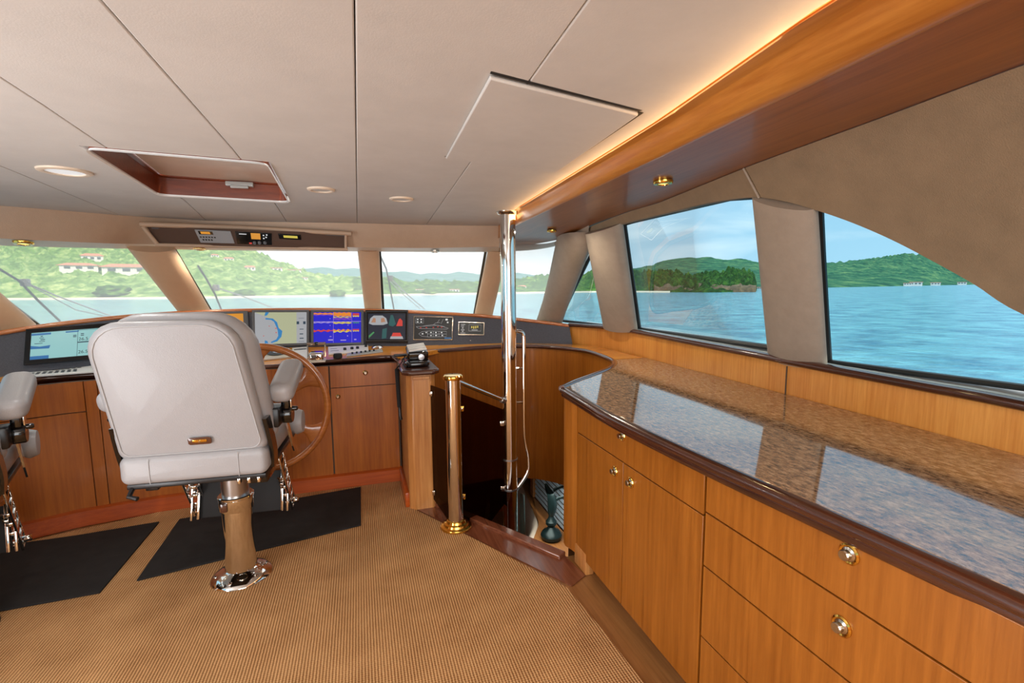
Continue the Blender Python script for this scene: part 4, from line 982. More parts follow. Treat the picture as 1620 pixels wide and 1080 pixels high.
def rects(G, L, m, parent, w=.0004, name='screen_graphic'):
    b = MB()
    for u0, v0, u1, v1 in L: b.rings([[G(u, v, w+h) for u, v in ((u0, v0), (u1, v0), (u1, v1), (u0, v1))] for h in (0, .0004)])
    return b.build(name, m, parent)
def txt(G, s, u, v, size, m, parent, asp=1.0, w=.0012):
    L_ = (G(1, 0)-G(0, 0)).length; H_ = (G(0, 1)-G(0, 0)).length
    return text(s, size, lambda x, y, z: G(u+x/L_*asp, v+y/H_, w+z*.3), m, parent)
# 1 port multifunction display
t, sc, G = display([(42, 522), (226, 508), (226, 562), (38, 578)], 'wide black multifunction display with pale cyan chart at the port end of the dash', bez='black_gloss', bw=.045, bh=.12, scr='s_cyan')
[rct(G, *q, 's_blue', sc) for q in ((0, .90, .17, .97), (.30, .92, .42, .97), (.0, .0, .16, .13))]; poly(G, [(0, .40), (.16, .38), (.17, .50), (.08, .47), (0, .52)], 's_blue', sc)
rects(G, [(.41, .0, .414, .99), (.414, .50, .62, .54), (.414, .97, 1, .98)], 's_dk', sc)
rects(G, [(.37, .78, .40, .81), (.37, .73, .40, .76), (.44, .82, .47, .85), (.44, .76, .47, .79), (.08, .84, .10, .87), (.07, .78, .11, .80), (.08, .71, .12, .74), (.07, .65, .12, .67), (.03, .58, .10, .60)], 's_dk', sc)
txt(G, '26.5', .42, .58, .030, 's_black', sc); txt(G, '26.5', .42, .10, .030, 's_black', sc)
# 2 screen hidden behind the chair, its amber reflection painted as a glowing patch
t, sc, G = display([(228, 498), (392, 493), (395, 545), (232, 551)], 'dark dash display mostly hidden by the helm chair backrest', bw=.05, scr='s_black')
rects(G, [(.80, .55, 1, 1)], 's_amber', sc)
# 3 chart plotter
t, sc, G = display([(399, 491), (489, 491), (489, 546), (400, 549)], 'chart plotter showing a blue coastline on pale land', bw=.045, bh=.06, scr='s_land')
poly(G, [(0, 0), (.33, 0), (.42, .10), (.47, .25), (.45, .5), (.36, .75), (.22, .85), (0, 1)], 's_grey', sc)
P = [(.20, 1), (.27, 1), (.23, .90), (.18, .88)]; poly(G, P, 's_sea', sc, w=.0009)
P = [(.20, .82), (.34, .80), (.42, .68), (.45, .50), (.52, .40), (.50, .22), (.42, .08), (.30, .03), (.30, .07), (.40, .14), (.44, .25), (.43, .42), (.40, .55), (.36, .70), (.30, .76), (.20, .77)]; poly(G, P, 's_sea', sc, w=.0009)
poly(G, [(.18, .0), (.25, .0), (.23, .10), (.18, .12)], 's_sea', sc, w=.0009)
rects(G, [(.80, .0, 1, 1)], 's_grey', sc, w=.0009); rects(G, [(.80, .61, .85, .70), (.93, .61, .98, .70), (.86, .44, .94, .46), (.86, .28, .93, .31), (.86, .14, .94, .17), (.84, .80, .95, .81), (.84, .05, .95, .06)], 's_dk', sc, w=.0014)
rects(G, [(.26, .55, .28, .57), (.38, .48, .42, .50), (.15, .25, .17, .27), (.39, .34, .41, .37)], 's_red', sc, w=.0014)
# 4 echo sounder
t, sc, G = display([(492, 491), (575, 491), (575, 545), (492, 547)], 'deep blue echo sounder display with red and yellow bands', bw=.05, bh=.06, scr='s_deep')
def band(u0, u1, v, h, m, amp=.01, w=.0009, seed=0):
    n = 14; top = [(u0+(u1-u0)*i/n, v+h/2+amp*math.sin(i*1.7+seed)) for i in range(n+1)]; bot = [(u0+(u1-u0)*i/n, v-h/2+amp*math.sin(i*1.3+seed*2)) for i in range(n, -1, -1)]
    b = MB()
    for i in range(n):
        q4 = [top[i], top[i+1], bot[n-i-1], bot[n-i]]; b.rings([[G(a, c, w+hh) for a, c in q4] for hh in (0, .0004)])
    b.build('screen_graphic', m, sc)
band(0, .40, .95, .05, 's_orange'); band(0, .40, .91, .03, 's_purple', seed=1); band(.41, .79, .93, .12, 's_orange', w=.001); band(.41, .79, .84, .03, 's_yel', seed=2); band(.41, .79, .78, .06, 's_purple', seed=3)
band(.82, .96, .93, .07, 's_red'); band(.82, .96, .87, .04, 's_yel', seed=1)
rects(G, [(0, .685, 1, .70), (.405, 0, .41, 1), (.80, 0, .805, 1)], 's_lav', sc, w=.0016)
band(.0, .40, .665, .03, 's_lav', seed=2); band(.41, .79, .65, .05, 's_yel', seed=1); band(.82, .96, .65, .03, 's_green')
band(.0, .40, .40, .05, 's_red', .02, seed=2); band(.41, .79, .41, .04, 's_orange', .02, seed=1); band(.41, .79, .37, .04, 's_yel', .02, seed=2); band(.82, .96, .42, .04, 's_red'); band(.82, .96, .38, .03, 's_yel', seed=1)
rects(G, [(.33, .78, .35, .80), (.33, .56, .35, .58), (.33, .2, .37, .22), (.71, .78, .73, .80), (.71, .56, .73, .58), (.70, .2, .72, .24), (.30, .08, .40, .12), (.56, .07, .68, .10), (.85, .08, .90, .12)], 's_lav', sc, w=.0018)
# 5 camera monitor
t, sc, G = display([(578, 491), (645, 491), (645, 543), (578, 543)], 'camera monitor split into four dark engine-room and deck views', bez='black_gloss', bw=.06, bh=.11, scr='s_night')
poly(G, [(.02, .62), (.06, .82), (.15, .93), (.38, .93), (.48, .82), (.52, .62), (.40, .56), (.12, .56)], 's_grey', sc); poly(G, [(.08, .66), (.14, .84), (.20, .82), (.20, .66)], 's_tan', sc, w=.0009); poly(G, [(.34, .66), (.34, .82), (.42, .84), (.46, .68)], 's_tan', sc, w=.0009)
poly(G, [(.54, .55), (.60, .95), (.66, .95), (.74, .6), (.66, .5)], 's_teal', sc); poly(G, [(.75, .52), (.82, .78), (.86, .82), (.92, .72), (.92, .52)], 's_red', sc)
poly(G, [(.02, .05), (.02, .15), (.14, .30), (.17, .27)], 's_green', sc); poly(G, [(.36, .03), (.38, .40), (.50, .45), (.48, .05)], 's_teal', sc); poly(G, [(.62, .12), (.66, .26), (.86, .26), (.90, .12)], 's_red', sc); poly(G, [(.58, .02), (.60, .12), (.92, .12), (.94, .02)], 's_grey', sc)
rects(G, [(.0, .475, 1, .485), (.545, 0, .55, 1)], 's_black', sc, w=.0012); rects(G, [(.36, -.075, .62, -.06)], 's_grey', sc)
b = MB(); b.tube([G(u, v, .007) for u, v in ((-.05, -.05), (1.05, -.05), (1.05, 1.08), (-.05, 1.08))], .003, 6, closed=True); b.build('frame_trim', 'bezel_grey', t)
# 6 systems mimic panel with the yacht outline
t, sc, G = display([(654, 500), (716.5, 501), (716, 538), (653.5, 538)], 'black systems panel with white yacht profile and deck plan', bez='nickel', bw=.02, bh=.035, scr='s_black', th=.01); t['category'] = 'control panel'
def lines(G, Ls, r, m, parent, w=.001):
    b = MB()
    for L_ in Ls: b.tube([G(u, v, w) for u, v in L_], r, 4)
    return b.build('screen_graphic', m, parent)
lines(G, [[(.05, .56), (.2, .58), (.4, .60), (.62, .64), (.9, .50), (.86, .46), (.12, .48), (.05, .56)], [(.22, .58), (.30, .62), (.5, .66), (.56, .74), (.68, .76)], [(.6, .74), (.66, .90)], [(.70, .70), (.76, .92)], [(.5, .66), (.8, .58)],
          [(.12, .24), (.2, .34), (.4, .38), (.85, .36), (.85, .12), (.4, .10), (.2, .14), (.12, .24)], [(.35, .37), (.35, .11)], [(.5, .38), (.5, .10)], [(.65, .37), (.65, .11)], [(.35, .24), (.85, .24)],
          [(.04, .72), (.24, .72), (.24, .95), (.04, .95), (.04, .72)]], .0012, 's_grey', sc)
rects(G, [(.07, .86, .11, .91), (.16, .86, .20, .91), (.07, .75, .11, .80), (.16, .75, .20, .80), (.82, .86, .88, .94), (.86, .74, .90, .80), (.3, .28, .33, .33), (.42, .28, .46, .33), (.55, .15, .60, .20), (.70, .28, .74, .33), (.55, .28, .59, .33), (.42, .15, .46, .19), (.2, .22, .24, .27), (.72, .15, .76, .2)], 's_white', sc, w=.0012)
rects(G, [(.15, .50, .19, .53), (.3, .51, .34, .54), (.48, .52, .52, .55), (.6, .55, .64, .58), (.7, .53, .74, .56)], 's_red', sc, w=.0014); rects(G, [(.80, .03, .98, .08)], 's_blue', sc)
for u, v in ((.0, 0), (1, 0), (0, 1), (1, 1)): b = MB(); b.lathe([(0, 0), (.004, 0), (.003, .003), (0, .004)], G(u, v, .003), G(0, 0, 1)-G(0, 0, 0), 10); b.build('screw', 'brass', t)
# 7 small alarm panel
t, sc, G = display([(725, 509), (766, 510), (765.5, 530.5), (724.5, 530)], 'small black alarm panel with a framed readout, nearest the tall pole', bez='nickel', bw=.03, bh=.06, scr='s_black', th=.01); t['category'] = 'control panel'
lines(G, [[(.40, .30), (.90, .30), (.90, .85), (.40, .85), (.40, .30)]], .0012, 's_grey', sc)
rects(G, [(.50, .55, .54, .72), (.58, .50, .62, .72), (.66, .52, .70, .74), (.74, .58, .78, .76)], 's_yel', sc); rects(G, [(.52, .36, .76, .42), (.08, .82, .25, .88), (.08, .68, .20, .74), (.12, .5, .18, .6), (.08, .35, .22, .42), (.12, .2, .18, .3), (.06, .08, .26, .14)], 's_grey', sc)
b = MB(); b.lathe([(0, 0), (.005, 0), (.004, .012), (0, .013)], dsh(744, 538.5), (0, -1, .2), 12); tag(b.build('dash_switch', 'nickel'), 'tiny toggle switch under the small alarm panel', 'switch')

# ================================================================== CONTROLS on the console worktop
def slab_px(name, px4, th, m, label, cat, lift=0.001):
    P = [tp(a, c) for a, c in px4]; n = (P[1]-P[0]).cross(P[3]-P[0]).normalized(); n = n if n.z > 0 else -n
    c = sum(P, Vector())/4; t = thing(name, c, label, cat)
    b = MB(); b.prism([p+n*lift for p in P], n*th); pl = b.build('panel', m, t, bev=.003)
    F = lambda u, v, w=0: P[3].lerp(P[2], u).lerp(P[0].lerp(P[1], u), v)+n*(lift+th+w)
    return t, F, n, pl
def dots(F, n, L_, r, h, m, t, name):
    for u, v in L_: b = MB(); b.lathe([(0, 0), (r, 0), (r*.9, h), (0, h*1.05)], F(u, v, 0), n, 14); b.build(name, m, t)
# port keypad strip
t, F, n, pl = slab_px('keypad_panel', [(48, 587), (150, 577), (150, 590), (30, 599)], .012, 'white_plastic', 'pale control keypad on the console below the wide port display', 'control panel')
rects(lambda u, v, w: F(u, v, w), [(.06+.085*k, .55, .12+.085*k, .85) for k in range(9)]+[(.10+.085*k, .15, .15+.085*k, .42) for k in range(8)], 'bezel_grey', pl, name='key')
# compass-like round control left of the wheel rim
t, F, n, pl = slab_px('thruster_control', [(418, 556), (458, 553), (462, 566), (418, 571)], .012, 'cream_paint', 'round joystick control on a pale plate just left of the wheel rim', 'control')
b = MB(); b.lathe([(.03, 0), (.065, 0), (.068, .006), (.05, .012), (.03, .012)], F(.45, .5, 0), n, 28); b.build('ring', 'black_plastic', t); b = MB(); b.lathe([(0, 0), (.03, 0), (.03, .018), (.022, .03), (0, .032)], F(.45, .5, 0), n, 20); b.build('dial', 'steel_brushed', t)
# white control plates
t, F, n, pl = slab_px('engine_panel', [(462, 552), (487, 550), (487, 568), (466, 570)], .010, 'white_plastic', 'blank white console plate left of the chrome throttle levers', 'control panel')
rects(lambda u, v, w: F(u, v, w), [(.1, .75, .9, .85), (.1, .15, .3, .3)], 'bezel_grey', pl, name='switch')
t, F, n, pl = slab_px('switch_panel', [(519, 551), (582, 547), (583, 557), (520, 562)], .014, 'white_plastic', 'white switch panel with three black knobs right of the throttle levers', 'control panel')
dots(F, n, [(.40, .35), (.58, .38), (.72, .40)], .013, .018, 'black_plastic', t, 'knob'); dots(F, n, [(.94, .6)], .011, .03, 'black_plastic', t, 'joystick'); rects(lambda u, v, w: F(u, v, w), [(.05, .6, .3, .65), (.05, .3, .25, .36)], 'bezel_grey', pl, name='switch')
t, F, n, pl = slab_px('keyboard_bar', [(549, 561), (604, 553.5), (606, 557.5), (548, 565)], .012, 'sill_paint', 'narrow grey-blue button bar at the front of the console right of the knob', 'control panel')
dots(F, n, [(.15+.12*k, .5) for k in range(6)], .008, .012, 'black_plastic', t, 'button')
b = MB(); b.lathe([(0, 0), (.032, 0), (.034, .02), (.028, .034), (0, .036)], tp(534.5, 566), (0, 0, 1), 24); tag(b.build('rotary_knob', 'black_rubber'), 'black rotary knob standing alone between throttle and button bar', 'knob')
b = MB(); b.lathe([(.0, 0), (.045, 0), (.048, .01), (.04, .022), (.02, .03), (0, .03)], tp(597, 551.5), (0, 0, 1), 28); tag(b.build('round_gauge', 'chrome'), 'round chrome-rimmed fitting at the back of the console near the column', 'gauge')
# throttle: chrome body with twin levers and a cross bar
q = tp(500, 573); th_ = thing('throttle_control', q+Vector((0, .06, 0)), 'chrome twin throttle control with cross handle right of the wheel', 'throttle')
w_ = (tp(516, 572)-tp(486, 574)).length/2
b = MB(); b.box(q+Vector((0, .07, .035)), (w_*1.55, .12, .07), bev=.018, seg=4); b.build('body', 'chrome', th_)
b = MB(); b.box(q+Vector((0, .07, .004)), (w_*2.0, .16, .012), bev=.004); b.build('base_plate', 'cream_paint', th_)
hzt = onY(500, 543, q.y+.13).z
for sx in (-1, 1):
    b = MB(); b.tube([q+Vector((sx*w_*.92, .07, .03)), Vector((q.x+sx*w_*.95, q.y+.11, hzt))], .0055, 8); lv = b.build('lever', 'chrome', th_)
    b = MB(); b.tube([Vector((q.x+sx*w_*1.02, q.y+.11, hzt)), Vector((q.x+sx*w_*.16, q.y+.11, hzt))], .011, 10); b.build('handle', 'nickel', lv)
b = MB(); b.lathe([(0, -.012), (.013, -.012), (.015, 0), (.013, .012), (0, .012)], Vector((q.x, q.y+.11, hzt)), (1, 0, 0), 16); b.build('trim_button', 'black_gloss', th_)
# searchlight / loudspeaker box and handset on the column
q = onZ(660, 577, .962); q.x = .362; q.y = 3.42
sp = thing('telephone_base', (q.x, q.y, .96), 'black and white ribbed radio handset cradle on top of the wooden column', 'radio handset')
b = MB(); b.pad(rrect(-.085, .085, -.17, .12, .05), lambda u, v, w: Vector((q.x+u, q.y+v, .960+w)), .035, .012, 3); b.build('base', 'black_gloss', sp)
b = MB(); b.box((q.x+.01, q.y-.02, 1.03), (.14, .18, .075), rot=Matrix.Rotation(R_(8), 3, 'X'), bev=.014, seg=3); bo = b.build('housing', 'black_gloss', sp)
b = MB()
for k in range(4): b.box((q.x+.01, q.y-.09+.045*k, 1.068+.0063*k), (.13, .013, .014), rot=Matrix.Rotation(R_(8), 3, 'X')@Matrix.Rotation(R_(18), 3, 'Z'), bev=.004)
b.build('rib', 'white_plastic', bo)
b = MB(); b.lathe([(0, 0), (.022, 0), (.02, .006), (0, .008)], (q.x+.03, q.y-.113, 1.02), (0, -1, 0), 18); b.build('speaker', 'steel_brushed', bo)
b = MB(); P = [Vector((q.x-.07, q.y-.02, 1.02)), Vector((q.x-.105, q.y-.06, .975)), Vector((.225, 3.40, .93))]
b.tube(smooth(P, 5), .004, 6)
co = []
for i in range(300):
    t = i/299; zc = .93-.27*t; co.append(Vector((.232+.012*math.cos(i*.95)+.008*t, 3.40+.012*math.sin(i*.95), zc)))
b.tube(co, .0035, 5); b.build('coiled_cord', 'black_rubber', sp)
b = MB(); b.tube([co[-1], Vector((.245, 3.40, .60)), Vector((.25, 3.40, .57))], .010, 8); b.build('cord_plug', 'black_plastic', sp)
b = MB(); P = [tp(606, 557), tp(622, 556), tp(640, 556)]; b.box(onZ(636, 563, .97)+Vector((0, .02, .004)), (.12, .04, .018), bev=.005); tag(b.build('pen_light', 'black_plastic'), 'thin dark handpiece lying between the button bar and the radio cradle', 'handset')

# ================================================================== CEILING FITTINGS
# hatch: timber-lined well with glass above
HZ = ZC+.092
ht = thing('roof_hatch', ((hx0+hx1)/2, (hy0+hy1)/2, ZC), 'recessed roof hatch lined in red-brown timber with a frosted pane', 'hatch')
HQ = [Vector((p.x, p.y, ZC)) for p in HP]
def ringpts(P, ins, z):
    c = sum(P, Vector())/4; out = []
    for p in P:
        d = (p-c); out.append(Vector((p.x-math.copysign(ins, d.x), p.y-math.copysign(ins, d.y), z)))
    return out
def rounded(P, r, n=4):
    out = []
    for i in range(len(P)):
        p = P[i]; a = (P[i-1]-p).normalized(); c = (P[(i+1) % len(P)]-p).normalized()
        for k in range(n+1):
            t = k/n; out.append((p+a*r)*(1-t)**2+p*2*t*(1-t)+(p+c*r)*t*t)
    return out
b = MB(); R0 = [rounded(ringpts(HQ, i_, z_), .05) for i_, z_ in ((-.012, ZC), (-.012, ZC-.006), (.004, ZC-.010), (.010, ZC-.004), (.010, ZC+.0))]; b.rings(R0, cap=False); b.build('frame_trim', 'white_plastic', ht)
b = MB(); b.rings([rounded(ringpts(HQ, .010, ZC-.003), .05), rounded(ringpts(HQ, .014, HZ-.012), .05), rounded(ringpts(HQ, .03, HZ-.008), .04), rounded(ringpts(HQ, .03, HZ), .04)], cap=False); b.build('lining', 'hatch_wood', ht)
b = MB(); b.rings([rounded(ringpts(HQ, .035, HZ-.004), .04), rounded(ringpts(HQ, .035, HZ+.004), .04)]); b.build('pane', 'hatch_glass', ht)
b = MB(); yb = HQ[2].y-.055; b.box(((hx0+hx1)/2+.05, yb-.02, HZ-.025), (.13, .03, .022), bev=.004); b.box(((hx0+hx1)/2+.05, yb-.03, HZ-.04), (.085, .02, .016), bev=.004); b.build('latch', 'sill_paint', ht)
b = MB(); b.tube([(( hx0+hx1)/2-.03, yb+.038, ZC+.045), ((hx0+hx1)/2-.02, yb+.034, ZC+.030), ((hx0+hx1)/2+.12, yb+.034, ZC+.030), ((hx0+hx1)/2+.13, yb+.038, ZC+.045)], .005, 8); b.build('handle', 'hatch_wood', ht)
# access panel hanging slightly open
AP = [onZ(a, c, ZC-.012) for a, c in ((775, 125), (1010, 183), (880, 274), (705, 252))]
b = MB(); b.prism([p for p in AP], (0, 0, .010)); ap = b.build('access_panel', 'ceiling_leather', bev=.004); tag(ap, 'padded leather access panel in the ceiling with a dark gap on two sides', 'access panel')
b = MB(); Z_ = Vector((0, 0, .011))
e01 = (AP[0]-AP[3]).normalized()*.010; e12 = (AP[1]-AP[0]).normalized()*.010
b.prism([AP[0]+Z_-e12*0+e01*0, AP[1]+Z_, AP[1]+Z_+e01*1.1+e12*.6, AP[0]+Z_+e01*1.2], (0, 0, .0005)); b.prism([AP[1]+Z_, AP[2]+Z_, AP[2]+Z_+e12*1.0, AP[1]+Z_+e12*2.0], (0, 0, .0005)); b.prism([AP[2]+Z_, AP[3]+Z_, AP[3]+Z_-e01*.5-e12*.5, AP[2]+Z_-e01*.5], (0, 0, .0005)); b.build('gap', 'black_rubber', ap)
def ceil_round(px, py, r, m, label, cat, name, glow=False, zz=ZC):
    c = onZ(px, py, zz); t = thing(name, c, label, cat)
    b = MB(); b.lathe([(r*.70, -.001), (r*.72, -.008), (r*.86, -.010), (r*.98, -.006), (r, 0)], c, n=40); b.build('trim_ring', 'cream_leather', t)
    b = MB(); b.lathe([(0, -.004), (r*.71, -.004), (r*.71, -.001), (0, -.001)], c, n=40); b.build('lens' if glow else 'grille', m, t); return t
ceil_round(103, 270, .088, 'lens_white', 'large round white ceiling light left of the roof hatch', 'ceiling light', 'ceiling_light', True)
ceil_round(508, 299, .064, 'grille', 'small round ceiling speaker just right of the roof hatch', 'speaker', 'ceiling_speaker')
ceil_round(635, 314, .064, 'grille', 'small round ceiling speaker between the centre seam and the tall pole', 'speaker', 'ceiling_speaker')
light('ceiling_lamp', 'AREA', tuple(onZ(103, 270, ZC)+Vector((0, 0, -.02))), 4, (1, .97, .93), .11)
def puck(p, r, label, n_=(0, 0, -1), group=None, m='brass', lens='lamp_lens'):
    t = thing('puck_light', p, label, 'downlight', group); nn = Vector(n_)
    b = MB(); b.lathe([(r*.55, .010), (r*.6, .016), (r*.92, .014), (r, .008), (r, 0), (0, 0)], p, nn, 32); b.build('rim', m, t)
    b = MB(); b.lathe([(0, .012), (r*.54, .011), (r*.54, .004)], p, nn, 24); b.build('lens', lens, t); return t
pz1 = onS(1049, 284, lambda p: p.z-(interp(GZT, min(p.y, 3.75))+.006+.02)); pz2 = onS(873, 364, lambda p: p.z-(interp(GZT, min(p.y, 3.75))+.004))
puck(onZ(1049, 286, 1.940), .042, 'brass puck light in the timber soffit above the large side window')
puck(onZ(873, 364, 1.900), .036, 'brass puck light at the forward end of the timber soffit, right of the pole')
light('soffit_lamp', 'AREA', tuple(onZ(873, 364, 1.875)), 6, (1, .88, .7), .04)
light('soffit_lamp', 'AREA', tuple(onZ(1049, 286, 1.912)), .8, (1, .75, .4), .04)
for (px, py, lab) in ((37, 382.5, 'brass puck light under the windscreen header at the far left'), (316, 391.5, 'brass puck light under the windscreen header below the equipment box'), (688, 396, 'flat puck light under the windscreen header left of the tall pole')):
    X_ = onY(px, py, interp(tabx(M3, 1), onY(px, py, 3.95).x)+.10); puck(X_, .048 if px < 600 else .036, lab, (0, -.15, -1), m='brass' if px < 600 else 'nickel', lens='lamp_lens' if px < 600 else 'lens_white'); light('header_lamp', 'AREA', tuple(X_+Vector((0, -.01, -.03))), 1.6, (1, .9, .75), .04)

# overhead equipment box in the header
def fp(px, py, off=0): return onY(px, py, interp(FTY, onY(px, py, 3.8).x)+.02-off)
ob = thing('equipment_box', fp(400, 375), 'long leather-framed equipment recess with radios in the windscreen header', 'equipment box')
cor = [fp(232, 358, .045), fp(547, 369, .045), fp(547, 393, .03), fp(250, 386.5, .03)]
b = MB(); b.rings([cor, [p+Vector((0, .06, 0)) for p in cor]]); b.build('back_panel', 'box_brown', ob)
b = MB(); b.tube([fp(221, 354.5, .06), fp(380, 360, .062), fp(556, 369.5, .06)], .017, 12); b.build('top_roll', 'fascia_leather', ob)
b = MB(); b.tube([fp(226, 358, .06), fp(249, 386, .05)], .013, 12); b.build('side_roll', 'fascia_leather', ob)
b = MB(); b.tube([fp(547, 371, .06), fp(547, 393, .05)], .010, 12); b.build('side_roll', 'fascia_leather', ob)
b = MB(); b.tube([fp(246, 387, .05), fp(400, 390.5, .052), fp(550, 394.5, .05)], .012, 12); b.build('bottom_roll', 'fascia_leather', ob)
b = MB(); b.tube([fp(240, 360.5, .055), fp(400, 365, .055), fp(545, 372.5, .055)], .006, 6); b.build('grey_lip', 'bezel_grey', ob)  # plain grey lip under the top roll
def radio(px4, label, name, m, th=.012):
    n = (cor[1]-cor[0]).cross(cor[3]-cor[0]).normalized(); n = n if n.y < 0 else -n; nn = (n.x, n.y, n.z)
    P = [onS(a, c, lambda p: (p-cor[0]).dot(n)-.002) for a, c in px4]; t = thing(name, sum(P, Vector())/4, label, 'radio')
    b = MB(); b.prism(P, n*th); f = b.build('faceplate', m, t, bev=.002)
    return t, (lambda u, v, w=0: P[3].lerp(P[2], u).lerp(P[0].lerp(P[1], u), v)+n*(th+w)), n, f
t, F, n, f = radio([(308, 362.5), (365, 365), (372, 384.5), (318, 383)], 'silver radio with an amber display in the header recess', 'marine_radio', 'grey_plastic')
rects(F, [(.08, .66, .48, .92)], 'black_gloss', f, name='display_window'); rects(F, [(.14, .70, .40, .88)], 's_amber', f, w=.0012, name='display'); rects(F, [(.06+.08*k, .40, .11+.08*k, .50) for k in range(6)]+[(.10+.08*k, .18, .15+.08*k, .30) for k in range(4)], 'black_plastic', f, name='button'); rects(F, [(.6, .06, .97, .94)], 'grey_plastic', f, name='speaker_grille')
t, F, n, f = radio([(372, 365.5), (430, 368.5), (431, 387), (376, 385)], 'black radio panel with amber readout and small knobs in the header recess', 'marine_radio', 'black_gloss')
rects(F, [(.42, .45, .68, .95)], 's_amber', f, name='display'); rects(F, [(.75, .5, .79, .6), (.82, .6, .86, .7), (.75, .75, .79, .85), (.84, .8, .88, .9), (.1, .8, .3, .86)], 's_white', f, name='button'); rects(F, [(.34, .04, .42, .16)], 's_red', f, name='button'); dots(F, n, [(.50, .16), (.64, .18), (.80, .2)], .012, .012, 'bezel_grey', t, 'knob')
t, F, n, f = radio([(440, 369), (476, 371), (477, 379), (442, 377)], 'small black gauge with a greenish strip readout in the header recess', 'strip_gauge', 'black_gloss'); t['category'] = 'gauge'
rects(F, [(.22, .3, .84, .75)], 's_yel', f, name='display')

# ================================================================== WIPERS outside the windscreen
def wiper(arm, blade, label, extra=None):
    t = thing('windscreen_wiper', wsp(*arm[0], .12), label, 'wiper')
    b = MB(); b.tube([wsp(a, c, .10) for a, c in blade], .0075, 6); b.tube([wsp(a, c, .115) for a, c in blade[:2]], .006, 6); b.build('blade', 'frame_black', t)
    b = MB(); b.tube([wsp(a, c, .13) for a, c in arm], .0055, 6)
    if extra: b.tube([wsp(a, c, .14) for a, c in extra], .004, 6)
    b.build('arm', 'steel_brushed', t)
    q = wsp(*arm[-1], .13); b = MB(); b.box(q, (.04, .05, .05), bev=.006); b.build('joint', 'grey_plastic', t)
wiper([(190, 505), (90, 468), (40, 447)], [(-10, 420), (30, 444), (60, 475), (95, 508)], 'windscreen wiper across the far left pane', [(180, 503), (120, 490), (45, 450)])
wiper([(430, 486), (380, 467), (342, 455)], [(313, 420), (326, 440), (340, 465), (352, 494)], 'windscreen wiper in the pane right behind the helm chair')
wiper([(672, 489), (640, 462), (618, 440)], [(601, 403), (611, 425), (617, 455), (624, 494)], 'windscreen wiper in the pane left of the tall pole', [(665, 489), (635, 463), (616, 443)])
# ================================================================== OUTSIDE
SEA = -3.8
b = MB()
for i in range(1): b.prism([(-6000, 5, SEA), (9000, 5, SEA), (9000, 12000, SEA), (-6000, 12000, SEA)], (0, 0, -5))
b.prism([(3.5, -4000, SEA), (9000, -4000, SEA), (9000, 5, SEA), (3.5, 5, SEA)], (0, 0, -5)); struct(b.build('sea', 'sea_water'))
# unseen white deck added ahead to bounce sunlight onto the cabin ceiling
b = MB(); b.prism([(-2.1, 4.75, .82), (1.7, 4.75, .82), (1.3, 6.5, .80), (.5, 9, .78), (0, 10, .77), (-.5, 9, .78), (-1.6, 6.5, .80)], (0, 0, -.1)); struct(b.build('foredeck_bounce', 'white_plastic'))
def terrain(name, shore, sky, depth, m, nrow=36, step=1.3, amp=.004, freq=.05, power=.8, drop=True, lump=1.0, vor=1.6):
    """shore/sky: pixel outlines along the coast; a real height field from the beach to the ridge"""
    x0, x1 = shore[0][0], shore[-1][0]; n = int((x1-x0)/step); P = [[] for _ in range(nrow+(2 if drop else 0))]
    for i in range(n+1):
        px = x0+(x1-x0)*i/n; s_ = onZ(px, interp(shore, px), SEA); d = Vector((s_.x, s_.y, 0)); D0 = d.length; d.normalize(); D1 = D0*depth
        r = ray(px, interp(sky, px)); tn1 = r.z/math.hypot(r.x, r.y); tn0 = (SEA-EYE.z)/D0
        for k in range(nrow):
            t = k/(nrow-1); R = D0*(depth**t); tn = tn0+(tn1-tn0)*t**power; z = EYE.z+R*tn
            q = Vector((d.x*R, d.y*R, 0)); a = R*amp*min(1, t*6)
            nz = noise.noise(q*freq)*1.0+noise.noise(q*freq*2.7+Vector((5, 2, 1)))*.6*lump+abs(noise.noise(q*freq*6.5))*.5*lump
            jt = noise.noise(q*freq*3+Vector((9, 9, 9)))*R*.004
            q2 = q*(freq*1.6); q2.z = z*freq*.8; vd = noise.voronoi(q2)[0][0]
            P[k].append(Vector((d.x*(R+jt), d.y*(R+jt), max(SEA-.3, z+nz*a*.7+(.5-vd)*a*vor) if k else SEA-.3)))
        if drop:
            for j, f in enumerate((1.15, 1.5)):
                R = D1*f; P[nrow+j].append(Vector((d.x*R, d.y*R, SEA-1 if j else (P[nrow-1][-1].z-SEA)*.5+SEA)))
    b = MB(); b.grid(P); return struct(b.build(name, m, ang=75))
# far ranges
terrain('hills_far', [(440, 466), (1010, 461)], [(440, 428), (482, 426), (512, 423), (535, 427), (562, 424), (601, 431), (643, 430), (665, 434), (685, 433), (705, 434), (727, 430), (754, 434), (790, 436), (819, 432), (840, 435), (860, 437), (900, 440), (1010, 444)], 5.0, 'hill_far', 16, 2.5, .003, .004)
terrain('hills_starboard', [(985, 458), (1200, 456.5), (1300, 455), (1520, 450.5), (1600, 449)], [(985, 427), (1010, 424), (1030, 421), (1055, 412), (1090, 408), (1110, 407), (1140, 410), (1165, 410), (1200, 416), (1260, 416), (1300, 417), (1340, 413), (1370, 411), (1400, 405), (1440, 401), (1465, 402), (1490, 412), (1520, 424), (1560, 436), (1600, 446)], 3.0, 'hill_mid', 40, 1.2, .0035, .011)
